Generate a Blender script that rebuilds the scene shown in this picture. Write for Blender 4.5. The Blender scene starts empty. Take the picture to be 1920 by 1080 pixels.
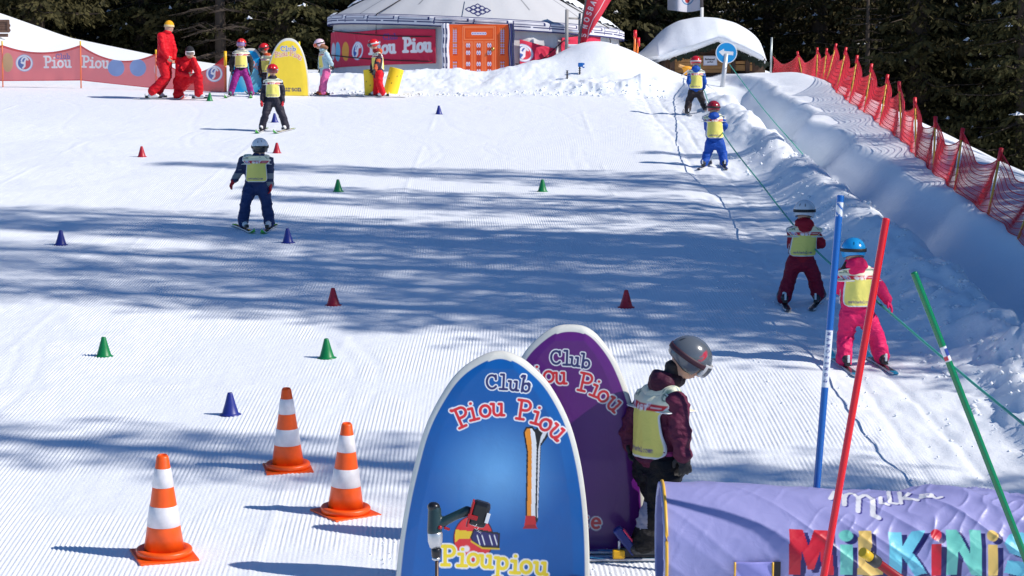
import bpy, bmesh, math, random
import numpy as np
from mathutils import Vector, Matrix
from mathutils.bvhtree import BVHTree

C = bpy.context.scene.collection
PI = math.pi
R = math.radians

# ------------------------------------------------------------------ camera, sky, sun
F = 4000.0                       # focal length in photo pixels (1920 wide)
TH = math.atan(340.0 / F)        # camera looks down by this
cam_d = bpy.data.cameras.new('camera')
cam_d.lens = 36.0 * F / 1920.0
cam_d.sensor_width = 36.0
cam_d.clip_start = 0.1
cam_d.clip_end = 2000
cam = bpy.data.objects.new('camera', cam_d)
cam.rotation_euler = (PI / 2 - TH, 0, 0)
C.objects.link(cam)
bpy.context.scene.camera = cam

SUN_EL = R(40.0)
SUN_V = Vector((math.cos(SUN_EL) * 0.960, -math.cos(SUN_EL) * 0.280, math.sin(SUN_EL)))   # towards the sun
w = bpy.data.worlds.new('World')
bpy.context.scene.world = w
w.use_nodes = True
wn = w.node_tree
sky = wn.nodes.new('ShaderNodeTexSky')
sky.sky_type = 'NISHITA'
sky.sun_disc = False
sky.sun_elevation = SUN_EL
sky.sun_rotation = math.atan2(SUN_V.x, SUN_V.y)
sky.altitude = 2200
sky.dust_density = 0.2
sky.ozone_density = 5.0
wn.nodes['Background'].inputs[1].default_value = 0.112
wb = wn.nodes.new('ShaderNodeMix'); wb.data_type = 'RGBA'; wb.blend_type = 'MULTIPLY'; wb.inputs[0].default_value = 1
wb.inputs[7].default_value = (.76, 1.0, 1.17, 1)      # camera balanced for sunlight: the sky light reads blue
wn.links.new(sky.outputs[0], wb.inputs[6]); wn.links.new(wb.outputs[2], wn.nodes['Background'].inputs[0])
sd = bpy.data.lights.new('sun', 'SUN')
sd.energy = 5.0
sd.angle = R(0.53)
sd.color = (1.0, 0.93, 0.85)
so = bpy.data.objects.new('sun', sd)
so.rotation_euler = (-SUN_V).to_track_quat('-Z', 'Y').to_euler()
C.objects.link(so)
vs = bpy.context.scene.view_settings
vs.view_transform = 'Standard'
vs.look = 'None'
vs.exposure = 0.0
vs.gamma = 1.0

# ------------------------------------------------------------------ numpy noise
def _h(a, b, c=0):
    n = (a.astype(np.int64) * 374761393 + b.astype(np.int64) * 668265263 + c * 2147483647 * 1 + 1013904223) & 0xFFFFFFFF
    n = ((n ^ (n >> 13)) * 1274126177) & 0xFFFFFFFF
    n = (n ^ (n >> 16)) & 0xFFFFFFFF
    return n / 4294967295.0

def noise2(x, y, seed=0):
    xi = np.floor(x); yi = np.floor(y)
    fx = x - xi; fy = y - yi
    fx = fx * fx * (3 - 2 * fx); fy = fy * fy * (3 - 2 * fy)
    a = _h(xi, yi, seed); b = _h(xi + 1, yi, seed); c = _h(xi, yi + 1, seed); d = _h(xi + 1, yi + 1, seed)
    return (a + (b - a) * fx) * (1 - fy) + (c + (d - c) * fx) * fy

def fbm(x, y, seed=0, o=4):
    s = 0; a = 0.5; t = 0
    for i in range(o):
        s = s + a * noise2(x * 2 ** i + 17.3 * i, y * 2 ** i - 9.1 * i, seed + i); t += a; a *= 0.5
    return s / t

def noise3(p, f, seed=0):
    q = p * f
    zi = np.floor(q[:, 2]); fz = q[:, 2] - zi; fz = fz * fz * (3 - 2 * fz)
    a = noise2(q[:, 0] + zi * 31.7, q[:, 1] + zi * 11.9, seed)
    b = noise2(q[:, 0] + (zi + 1) * 31.7, q[:, 1] + (zi + 1) * 11.9, seed)
    return a + (b - a) * fz

def ss(a, b, x):
    t = np.clip((x - a) / (b - a), 0, 1)
    return t * t * (3 - 2 * t)

# ------------------------------------------------------------------ terrain height
def T(X, Y):
    X = np.asarray(X, float); Y = np.asarray(Y, float)
    z = -3.92 + 0.0838 * Y
    z = z + 0.05 * (fbm(X * .18 + 5, Y * .12, 3, 3) - .5) * ss(9, 16, Y)
    hl = np.interp(X, [-45, -22, -14.9, -13, -10.5, -8.4, -6.0], [9, 3.6, 1.38, .70, .18, -.12, -.25])
    z = z + hl * ss(52, 61.5, Y)
    # rough bank in front of the yurt
    lump = fbm(X * 1.6, Y * 1.6, 11, 4) - .5
    lump2 = fbm(X * 3.9, Y * 3.9, 31, 3) - .5
    bw = np.exp(-((Y - 52.4) / 1.15) ** 2) * ss(-5.9, -4.9, X) * (1 - ss(.0, 1.6, X))
    z = z + bw * (0.37 + 0.26 * lump + .05 * lump2)
    z = z + (lump * .10 + lump2 * .03) * ss(49.0, 49.8, Y + .5 * lump) * (1 - ss(51, 52, Y)) * ss(-5.3, -4.6, X) * (1 - ss(4.0, 4.4, X))
    mh = 1.04 * np.exp(-np.abs((X - 2.15) / np.where(X < 2.15, 1.62, 1.75)) ** 2.1)
    my = ss(49.8, 53.6, Y) ** .9 * (1 - ss(54.2, 56.6, Y))
    z = z + mh * my * (1 + .10 * (fbm(X * .8, Y * .8, 17, 3) - .5))
    mr = np.exp(-((Y - 50.7 - .3 * np.sin(X * 2)) / .55) ** 2) * ss(.6, 1.4, X) * (1 - ss(3.2, 4.0, X))
    z = z + mr * (.12 + .42 * lump)
    # lift track, berm, trench and embankment
    wob = .20 * (noise2(Y * .45, Y * 0 + 3, 5) - .5) * 2 + .16 * (noise2(Y * 1.3, X * .8, 6) - .5)
    z = z - .05 * np.exp(-((X - 3.35) / .6) ** 4) * (1 - ss(49, 51, Y))
    xb = 4.50 + wob * .6 - .25 * ss(44, 50, Y)
    far = 1 - ss(49.5, 52.5, Y)
    bl = fbm(X * 2.2 + 9, Y * 1.1, 41, 4) - .5
    bl2 = fbm(X * 5.5 + 9, Y * 3.6, 43, 3) - .5
    near = 1 - ss(17, 26, Y)
    z = z + np.exp(-np.abs((X - xb) / .40) ** 2.6) * (.27 + .28 * bl + (.10 + .12 * near) * bl2) * far
    z = z + near * far * ss(3.7, 4.0, X) * (1 - ss(4.9, 5.3, X)) * bl2 * .16
    xt = 5.12 + wob + .3 * ss(20, 14, Y)
    z = z - .30 * np.exp(-np.abs((X - xt) / .30) ** 2.6) * far * (.8 + .5 * (noise2(Y * .8, Y * 0, 8) - .3))
    eb = ss(5.40 + wob, 5.86 + wob, X) * .33 + ss(6.0, 7.0, X) * .09
    z = z + eb * (1 - ss(50, 60, Y) * .75) * (1 + .15 * (fbm(X * .6, Y * .4, 51, 2) - .5))
    z = z + .10 * bl * np.exp(-((X - 6.0) / .3) ** 2) * far
    # falls away right of the crest, and behind the plateau
    z = z - np.clip(X - 7.0, 0, 40) ** 1.25 * .34 * (1 - .0 * Y)
    fall = np.clip(Y - 62.5, 0, 26)
    z = z - fall * .42 * ss(62, 66, Y)
    z = z + np.clip(Y - 96, 0, 400) * .42
    z = np.where(X > 7, np.maximum(z, -10 + np.clip(Y - 96, 0, 400) * .42), z)
    return z

def W(px, py, D):
    """world point on the sight line of photo pixel (px,py) at camera depth D"""
    x = (px - 960) / F * D; v = (540 - py) / F * D
    return Vector((x, D * math.cos(TH) + v * math.sin(TH), -D * math.sin(TH) + v * math.cos(TH)))

_D = np.arange(9.5, 75, .01)
def G(px, py):
    """first hit of that sight line with the terrain: (point, depth)"""
    x = (px - 960) / F * _D; v = (540 - py) / F * _D
    y = _D * math.cos(TH) + v * math.sin(TH); z = -_D * math.sin(TH) + v * math.cos(TH)
    hit = np.nonzero(z <= T(x, y))[0]
    i = hit[0] if len(hit) else len(_D) - 1
    return Vector((x[i], y[i], z[i])), float(_D[i])

def gz(x, y):
    return float(T(np.array([x]), np.array([y]))[0])

# ------------------------------------------------------------------ materials
MATS = {}
def nt(name):
    m = bpy.data.materials.new(name); m.use_nodes = True
    return m, m.node_tree.nodes, m.node_tree.links, m.node_tree.nodes['Principled BSDF']

def mat(name, col, rough=.6, metal=0, bump=0, scale=40, var=.0, coat=0, trans=0, alpha=1):
    if name in MATS: return MATS[name]
    m, n, l, b = nt(name)
    b.inputs['Roughness'].default_value = rough
    b.inputs['Metallic'].default_value = metal
    if coat: b.inputs['Coat Weight'].default_value = coat
    if alpha < 1: b.inputs['Alpha'].default_value = alpha
    tc = n.new('ShaderNodeTexCoord'); ns = n.new('ShaderNodeTexNoise'); ns.inputs['Scale'].default_value = scale
    ns.inputs['Detail'].default_value = 5
    l.new(tc.outputs['Object'], ns.inputs['Vector'])
    mx = n.new('ShaderNodeMix'); mx.data_type = 'RGBA'
    v = max(var, .06)
    mx.inputs[6].default_value = (*[c * (1 - v) for c in col], 1)
    mx.inputs[7].default_value = (*[min(1, c * (1 + v)) for c in col], 1)
    l.new(ns.outputs[0], mx.inputs[0]); l.new(mx.outputs[2], b.inputs['Base Color'])
    if bump:
        bp = n.new('ShaderNodeBump'); bp.inputs['Strength'].default_value = bump; bp.inputs['Distance'].default_value = .01
        l.new(ns.outputs[0], bp.inputs['Height']); l.new(bp.outputs[0], b.inputs['Normal'])
    MATS[name] = m
    return m

def cloth(name, col, rough=.62):
    if name in MATS: return MATS[name]
    m, n, l, b = nt(name)
    b.inputs['Roughness'].default_value = rough
    b.inputs['Sheen Weight'].default_value = .0
    b.inputs['Specular IOR Level'].default_value = .25
    tc = n.new('ShaderNodeTexCoord')
    mp = n.new('ShaderNodeMapping'); mp.inputs['Scale'].default_value = (10, 10, 16)
    n1 = n.new('ShaderNodeTexNoise'); n1.inputs['Scale'].default_value = 1.0; n1.inputs['Detail'].default_value = 3
    n1.inputs['Distortion'].default_value = 1.2
    l.new(tc.outputs['Object'], mp.inputs[0]); l.new(mp.outputs[0], n1.inputs[0])
    mx = n.new('ShaderNodeMix'); mx.data_type = 'RGBA'
    mx.inputs[6].default_value = (*[c * .90 for c in col], 1); mx.inputs[7].default_value = (*[min(1, c * 1.08) for c in col], 1)
    l.new(n1.outputs[0], mx.inputs[0]); l.new(mx.outputs[2], b.inputs['Base Color'])
    bp = n.new('ShaderNodeBump'); bp.inputs['Strength'].default_value = .7; bp.inputs['Distance'].default_value = .025
    l.new(n1.outputs[0], bp.inputs['Height']); l.new(bp.outputs[0], b.inputs['Normal'])
    MATS[name] = m
    return m

def paint_mat(name, rough=.45, coat=0, bump=.0, scale=8, trans=0, alpha=1, translucent=0):
    if name in MATS: return MATS[name]
    m, n, l, b = nt(name)
    at = n.new('ShaderNodeAttribute'); at.attribute_name = 'paint'
    l.new(at.outputs['Color'], b.inputs['Base Color'])
    b.inputs['Roughness'].default_value = rough
    if coat: b.inputs['Coat Weight'].default_value = coat
    if alpha < 1: b.inputs['Alpha'].default_value = alpha
    if bump:
        tc = n.new('ShaderNodeTexCoord'); ns = n.new('ShaderNodeTexNoise')
        ns.inputs['Scale'].default_value = scale; ns.inputs['Detail'].default_value = 4; ns.inputs['Distortion'].default_value = .6
        l.new(tc.outputs['Object'], ns.inputs['Vector'])
        bp = n.new('ShaderNodeBump'); bp.inputs['Strength'].default_value = bump; bp.inputs['Distance'].default_value = .02
        l.new(ns.outputs[0], bp.inputs['Height']); l.new(bp.outputs[0], b.inputs['Normal'])
    if translucent:
        out = [x for x in n if x.type == 'OUTPUT_MATERIAL'][0]
        tr = n.new('ShaderNodeBsdfTranslucent'); l.new(at.outputs['Color'], tr.inputs[0])
        ms = n.new('ShaderNodeMixShader'); ms.inputs[0].default_value = translucent
        l.new(b.outputs[0], ms.inputs[1]); l.new(tr.outputs[0], ms.inputs[2]); l.new(ms.outputs[0], out.inputs[0])
    MATS[name] = m
    return m

def lin(r, g, b):
    f = lambda c: (c / 255 / 12.92) if c / 255 <= .04045 else ((c / 255 + .055) / 1.055) ** 2.4
    return (f(r), f(g), f(b))

def snow_mat(name='snow'):
    m, n, l, b = nt(name)
    b.inputs['Roughness'].default_value = .55
    b.inputs['Specular IOR Level'].default_value = .3
    tc = n.new('ShaderNodeTexCoord')
    n1 = n.new('ShaderNodeTexNoise'); n1.inputs['Scale'].default_value = 38; n1.inputs['Detail'].default_value = 8; n1.inputs['Roughness'].default_value = .7
    n2 = n.new('ShaderNodeTexNoise'); n2.inputs['Scale'].default_value = 5; n2.inputs['Detail'].default_value = 6
    l.new(tc.outputs['Object'], n1.inputs[0]); l.new(tc.outputs['Object'], n2.inputs[0])
    mx = n.new('ShaderNodeMix'); mx.data_type = 'RGBA'
    mx.inputs[6].default_value = (.80, .85, .905, 1); mx.inputs[7].default_value = (.88, .91, .945, 1)
    l.new(n1.outputs[0], mx.inputs[0]); l.new(mx.outputs[2], b.inputs['Base Color'])
    b1 = n.new('ShaderNodeBump'); b1.inputs['Strength'].default_value = .5; b1.inputs['Distance'].default_value = .012
    b2 = n.new('ShaderNodeBump'); b2.inputs['Strength'].default_value = .35; b2.inputs['Distance'].default_value = .03
    l.new(n1.outputs[0], b1.inputs['Height']); l.new(n2.outputs[0], b2.inputs['Height'])
    l.new(b1.outputs[0], b2.inputs['Normal']); l.new(b2.outputs[0], b.inputs['Normal'])
    return m
SNOW = snow_mat()

# ------------------------------------------------------------------ object helpers
def tag(o, label=None, cat=None, group=None, kind=None):
    if label: o['label'] = label
    if cat: o['category'] = cat
    if group: o['group'] = group
    if kind: o['kind'] = kind
    return o

def link(o, parent=None, loc=None):
    C.objects.link(o)
    if parent is not None: o.parent = parent
    if loc is not None: o.location = loc
    return o

def empty(name, loc, rz=0):
    o = bpy.data.objects.new(name, None); o.empty_display_size = .1
    C.objects.link(o); o.location = loc; o.rotation_euler = (0, 0, rz)
    return o

def mesh_np(name, V, Fq, mats=(), smooth=True, cols=None, mi=None):
    me = bpy.data.meshes.new(name)
    V = np.asarray(V, np.float32).reshape(-1, 3); Fq = np.asarray(Fq, np.int32)
    k = Fq.shape[1]
    me.vertices.add(len(V)); me.vertices.foreach_set('co', V.ravel())
    me.loops.add(Fq.size); me.loops.foreach_set('vertex_index', Fq.ravel())
    me.polygons.add(len(Fq)); me.polygons.foreach_set('loop_start', np.arange(0, Fq.size, k, dtype=np.int32))
    me.polygons.foreach_set('loop_total', np.full(len(Fq), k, np.int32))
    me.update(calc_edges=True)
    me.polygons.foreach_set('use_smooth', np.full(len(Fq), smooth, bool))
    for m in mats: me.materials.append(m)
    if mi is not None: me.polygons.foreach_set('material_index', np.asarray(mi, np.int32))
    if cols is not None:
        ca = me.color_attributes.new('paint', 'FLOAT_COLOR', 'POINT')
        c4 = np.ones((len(V), 4), np.float32); c4[:, :3] = cols
        ca.data.foreach_set('color', c4.ravel())
    me.validate()
    return me

def grid_faces(nu, nv, wrap=False):
    i = np.arange(nv - 1)[:, None]; j = np.arange(nu - 1)[None, :]
    a = (i * nu + j).ravel(); b = a + 1; c = a + nu + 1; d = a + nu
    return np.stack([a, b, c, d], 1)

def sheet(name, fn, us, vs_, paint, m, parent=None, thick=0, loc=(0, 0, 0), off=-1, smooth=True):
    """grid surface: fn(U,V)->(N,3) world points, paint(U,V)->(N,3) colours"""
    U, V = np.meshgrid(us, vs_)
    U = U.ravel(); V = V.ravel()
    P = np.asarray(fn(U, V), float) - np.array(loc)[None]
    cols = paint(U, V) if callable(paint) else np.tile(np.array(paint), (len(U), 1))
    me = mesh_np(name, P, grid_faces(len(us), len(vs_)), [m], smooth, cols)
    o = bpy.data.objects.new(name, me); link(o, parent)
    if parent is None: o.location = loc
    if thick:
        s = o.modifiers.new('thickness', 'SOLIDIFY'); s.thickness = thick; s.offset = off
    return o

class MB:
    """collects simple shapes into ONE mesh"""
    def __init__(s): s.bm = bmesh.new(); s.mats = []; s.mi = 0
    def m(s, mt):
        if mt not in s.mats: s.mats.append(mt)
        s.mi = s.mats.index(mt); return s
    def _mark(s, vs):
        for f in {f for v in vs for f in v.link_faces}: f.material_index = s.mi
    def box(s, c, size, rot=None, bevel=0):
        M = Matrix.Translation(Vector(c)) @ (rot.to_4x4() if rot is not None else Matrix()) @ Matrix.Diagonal((*size, 1))
        r = bmesh.ops.create_cube(s.bm, size=1, matrix=M); s._mark(r['verts'])
        if bevel:
            es = list({e for v in r['verts'] for e in v.link_edges})
            rr = bmesh.ops.bevel(s.bm, geom=es, offset=bevel, segments=2, affect='EDGES', profile=.5)
            for f in rr['faces']: f.material_index = s.mi
        return s
    def tube(s, pts, r, n=8, caps=True):
        pts = [Vector(p) for p in pts]
        rs = r if isinstance(r, (list, tuple)) else [r] * len(pts)
        rings = []
        for i, p in enumerate(pts):
            d = (pts[min(i + 1, len(pts) - 1)] - pts[max(i - 1, 0)])
            if d.length < 1e-9: d = Vector((0, 0, 1))
            d.normalize()
            up = Vector((0, 0, 1)) if abs(d.z) < .95 else Vector((0, 1, 0))
            a = d.cross(up).normalized(); b = a.cross(d)
            rings.append([s.bm.verts.new(p + (a * math.cos(t) + b * math.sin(t)) * rs[i]) for t in [2 * PI * k / n for k in range(n)]])
        for q in range(len(rings) - 1):
            for k in range(n):
                f = s.bm.faces.new((rings[q][k], rings[q][(k + 1) % n], rings[q + 1][(k + 1) % n], rings[q + 1][k]))
                f.material_index = s.mi; f.smooth = True
        if caps:
            for rg in (rings[0][::-1], rings[-1]):
                f = s.bm.faces.new(rg); f.material_index = s.mi
        return s
    def lathe(s, prof, c=(0, 0, 0), n=32, rot=None):
        c = Vector(c); rings = []
        for r, z in prof:
            rings.append([s.bm.verts.new(c + ((rot @ Vector((r * math.cos(t), r * math.sin(t), z))) if rot is not None else Vector((r * math.cos(t), r * math.sin(t), z)))) for t in [2 * PI * k / n for k in range(n)]])
        for q in range(len(rings) - 1):
            for k in range(n):
                f = s.bm.faces.new((rings[q][k], rings[q][(k + 1) % n], rings[q + 1][(k + 1) % n], rings[q + 1][k]))
                f.material_index = s.mi; f.smooth = True
        for rg in (rings[0][::-1], rings[-1]):
            try:
                f = s.bm.faces.new(rg); f.material_index = s.mi
            except ValueError: pass
        return s
    def sphere(s, c, r, sc=(1, 1, 1), rot=None, n=16):
        M = Matrix.Translation(Vector(c)) @ (rot.to_4x4() if rot is not None else Matrix()) @ Matrix.Diagonal((sc[0], sc[1], sc[2], 1))
        q = bmesh.ops.create_uvsphere(s.bm, u_segments=n, v_segments=max(6, n // 2), radius=r, matrix=M); s._mark(q['verts'])
        for f in {f for v in q['verts'] for f in v.link_faces}: f.smooth = True
        return s
    def quad(s, pts):
        f = s.bm.faces.new([s.bm.verts.new(Vector(p)) for p in pts]); f.material_index = s.mi; return s
    def prism(s, outline, y0, y1):
        """extrude polygon [(x,z)] between y0 and y1"""
        a = [s.bm.verts.new((x, y0, z)) for x, z in outline]; b = [s.bm.verts.new((x, y1, z)) for x, z in outline]
        n = len(a)
        fs = [s.bm.faces.new(a), s.bm.faces.new(b[::-1])]
        for i in range(n): fs.append(s.bm.faces.new((a[i], b[i], b[(i + 1) % n], a[(i + 1) % n])))
        for f in fs: f.material_index = s.mi
        return s
    def build(s, name, m=None, parent=None, loc=(0, 0, 0)):
        if m is not None and not s.mats: s.mats = [m]
        bmesh.ops.recalc_face_normals(s.bm, faces=s.bm.faces[:])
        me = bpy.data.meshes.new(name); s.bm.to_mesh(me); s.bm.free()
        for x in s.mats: me.materials.append(x)
        o = bpy.data.objects.new(name, me); link(o, parent); o.location = loc
        return o

# ------------------------------------------------------------------ lettering: stroke font and painter
def arc(cx, cy, rx, ry, a0, a1, n=9):
    return [(cx + rx * math.cos(R(a0 + (a1 - a0) * i / n)), cy + ry * math.sin(R(a0 + (a1 - a0) * i / n))) for i in range(n + 1)]
GL = {
 'C': ([arc(.42, .5, .36, .46, 45, 315, 14), [(.70, .66), (.70, .92)]], .85),
 'l': ([[(.12, 1), (.32, 1), (.32, 0)], [(.08, 0), (.58, 0)]], .62),
 'u': ([[(.02, .62), (.16, .62)] + arc(.36, .22, .20, .21, 180, 340, 8), [(.44, .62), (.58, .62), (.58, .02), (.72, .02)]], .82),
 'b': ([[(.0, 1), (.16, 1), (.16, 0)], arc(.40, .30, .24, .28, 0, 360, 14)], .74),
 'P': ([[(.2, 1), (.2, 0)], [(.02, 0), (.42, 0)], [(.02, 1), (.42, 1)] + arc(.44, .74, .26, .26, 90, -90, 8) + [(.2, .48)]], .80),
 'i': ([[(.1, .62), (.3, .62), (.3, 0)], [(.06, 0), (.54, 0)], [(.28, .88), (.30, .88)]], .60),
 'o': ([arc(.34, .30, .27, .30, 0, 360, 16)], .74),
 'O': ([arc(.42, .5, .38, .48, 0, 360, 18)], .92),
 'p': ([[(.0, .62), (.16, .62), (.16, -.42)], [(-.02, -.42), (.36, -.42)], arc(.40, .32, .24, .28, 0, 360, 14)], .74),
 'r': ([[(.05, .62), (.2, .62), (.2, 0)], [(.04, 0), (.4, 0)], arc(.42, .38, .22, .22, 160, 60, 5)], .68),
 's': ([arc(.32, .45, .20, .16, 40, 250, 8) + arc(.32, .15, .22, .16, 80, -140, 8)], .64),
 'n': ([[(.02, .62), (.16, .62), (.16, 0)], [(.02, 0), (.3, 0)], arc(.36, .40, .20, .22, 180, 0, 8) + [(.56, 0)], [(.44, 0), (.68, 0)]], .78),
 'e': ([[(.1, .32), (.58, .32)] + arc(.34, .31, .25, .30, 0, 310, 12)], .70),
 't': ([[(.25, .9), (.25, .15)] + arc(.40, .16, .15, .15, 180, 320, 5), [(.05, .62), (.5, .62)]], .64),
 'c': ([arc(.34, .31, .25, .30, 50, 310, 12)], .64),
 'h': ([[(.14, 1), (.14, 0)], arc(.34, .40, .20, .22, 180, 0, 8) + [(.54, 0)]], .72),
 'a': ([arc(.32, .30, .22, .28, 0, 360, 12), [(.56, .6), (.56, 0)]], .72),
 'm': ([[(.1, .62), (.1, 0)], arc(.27, .42, .17, .2, 180, 0, 6) + [(.44, 0)], arc(.61, .42, .17, .2, 180, 0, 6) + [(.78, 0)]], .96),
 'f': ([arc(.42, .80, .18, .2, 60, 180, 5) + [(.24, 0)], [(.05, .58), (.45, .58)]], .55),
 'k': ([[(.14, 1), (.14, 0)], [(.5, .62), (.16, .28), (.55, 0)]], .66),
 'g': ([arc(.32, .32, .22, .28, 0, 360, 12), [(.56, .6), (.56, -.2)] + arc(.34, -.2, .22, .2, 0, -150, 6)], .72),
 'v': ([[(.05, .6), (.3, 0), (.55, .6)]], .66), '.': ([[(.1, .02), (.12, .02)]], .3), ' ': ([], .55), '-': ([[(.1, .35), (.4, .35)]], .5),
 'R': ([[(.12, 0), (.12, 1), (.4, 1)] + arc(.42, .74, .2, .26, 90, -90, 6) + [(.12, .48)], [(.35, .48), (.62, 0)]], .76),
 'S': ([arc(.34, .74, .25, .24, 30, 260, 8) + arc(.34, .26, .27, .25, 80, -150, 8)], .74),
 'N': ([[(.1, 0), (.1, 1), (.6, 0), (.6, 1)]], .8), 'B': ([[(.1, 0), (.1, 1), (.35, 1)] + arc(.36, .76, .2, .24, 90, -90, 6) + [(.1, .52)], [(.35, .52)] + arc(.36, .26, .26, .26, 90, -90, 6) + [(.1, 0)]], .74),
 'A': ([[(.04, 0), (.35, 1), (.66, 0)], [(.16, .35), (.54, .35)]], .76), 'D': ([[(.1, 0), (.1, 1), (.3, 1)] + arc(.3, .5, .32, .5, 90, -90, 8) + [(.1, 0)]], .76),
 'M': ([[(.1, 0), (.1, 1), (.4, .4), (.7, 1), (.7, 0)]], .9),
}
class Painter:
    def __init__(s, U, V, base):
        s.U = U; s.V = V; s.c = np.empty((len(U), 3)); s.c[:] = base; s.aa = 1.0
    def over(s, a, col, idx=slice(None)):
        a = np.clip(a, 0, 1)[:, None]; s.c[idx] = s.c[idx] * (1 - a) + np.array(col)[None] * a
    def seg_d(s, pts, idx):
        u = s.U[idx]; v = s.V[idx]; d = np.full(len(u), 1e9)
        for (x0, y0), (x1, y1) in zip(pts[:-1], pts[1:]):
            dx, dy = x1 - x0, y1 - y0; L = dx * dx + dy * dy + 1e-12
            t = np.clip(((u - x0) * dx + (v - y0) * dy) / L, 0, 1)
            d = np.minimum(d, np.hypot(u - x0 - t * dx, v - y0 - t * dy))
        return d
    def stroke(s, pts, wd, col):
        xs = [p[0] for p in pts]; ys = [p[1] for p in pts]; m = wd + s.aa * 2
        idx = np.nonzero((s.U > min(xs) - m) & (s.U < max(xs) + m) & (s.V > min(ys) - m) & (s.V < max(ys) + m))[0]
        if len(idx) == 0: return
        s.over((wd / 2 - s.seg_d(pts, idx)) / s.aa + .5, col, idx)
    def ell(s, cx, cy, rx, ry, col, soft=None):
        d = (1 - np.hypot((s.U - cx) / rx, (s.V - cy) / ry)) * min(rx, ry)
        s.over(d / (soft or s.aa) + .5, col)
    def ring(s, cx, cy, r, wd, col, a0=0, a1=360, sx=1):
        s.stroke(arc(cx, cy, r * sx, r, a0, a1, 24), wd, col)
    def poly(s, pts, col):
        u, v = s.U, s.V; ins = np.zeros(len(u), bool); n = len(pts)
        for i in range(n):
            x0, y0 = pts[i]; x1, y1 = pts[(i + 1) % n]
            if y0 == y1: continue
            c = ((y0 > v) != (y1 > v)) & (u < (x1 - x0) * (v - y0) / (y1 - y0) + x0)
            ins ^= c
        s.c[ins] = col
    def glyph(s, ch, x, y, h, rot, wd, col, sx=1, down=True, slant=0):
        """baseline-left at x,y; down=True when V grows downwards"""
        if ch not in GL: return
        ca, sa = math.cos(R(rot)), math.sin(R(rot)); k = -1 if down else 1
        for pl in GL[ch][0]:
            q = []
            for gx, gy in pl:
                gx = (gx + slant * gy) * h * sx; gy = gy * h
                X = gx * ca - gy * sa; Y = gx * sa + gy * ca
                q.append((x + X, y + k * Y))
            s.stroke(q, wd, col)
    def text(s, st, x, y, h, wd, col, sx=1, down=True, rot=0, outline=None, ow=0, slant=0, track=0):
        for pas in ((outline, wd + ow), (col, wd)):
            if pas[0] is None: continue
            cx, cy = x, y
            for ch in st:
                s.glyph(ch, cx, cy, h, rot, pas[1], pas[0], sx, down, slant)
                adv = (GL.get(ch, (0, .6))[1] + track) * h * sx
                cx += adv * math.cos(R(rot)); cy += (-1 if down else 1) * adv * math.sin(R(rot))
    def letters(s, lst, h, wd, col, outline, ow):
        for c_, w_ in ((outline, wd + ow), (col, wd)):
            for ch, x, y, r in lst: s.glyph(ch, x, y, h, r, w_, c_)
    def swirl(s, cx, cy, r, k=1, sx=1):
        """round ski school emblem: blue and red halves swirling round white strokes"""
        wh = lin(235, 235, 240); bl = lin(60, 95, 170); rd = lin(215, 50, 70)
        s.ell(cx, cy, r * sx, r, lin(150, 180, 220)); s.ell(cx, cy, r * .93 * sx, r * .93, wh)
        s.ell(cx, cy, r * .76 * sx, r * .76, bl)
        s.poly([(cx + r * .1 * sx, cy - r * .70)] + arc(cx, cy, r * .74 * sx, r * .74, -80, 110, 16) + [(cx + r * .1 * sx, cy + r * .2)], rd)
        s.stroke(arc(cx + r * .05 * sx, cy - r * .05, r * .42 * sx, r * .62, 200, 330, 8), r * .17, wh)
        s.stroke([(cx + .25 * r * sx, cy - .55 * r), (cx + .05 * r * sx, cy - .2 * r), (cx + .02 * r * sx, cy + .35 * r), (cx - .18 * r * sx, cy + .58 * r)], r * .2, wh)
        s.stroke([(cx - .3 * r * sx, cy - .05 * r), (cx - .12 * r * sx, cy + .02 * r)], r * .26, wh)

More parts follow.
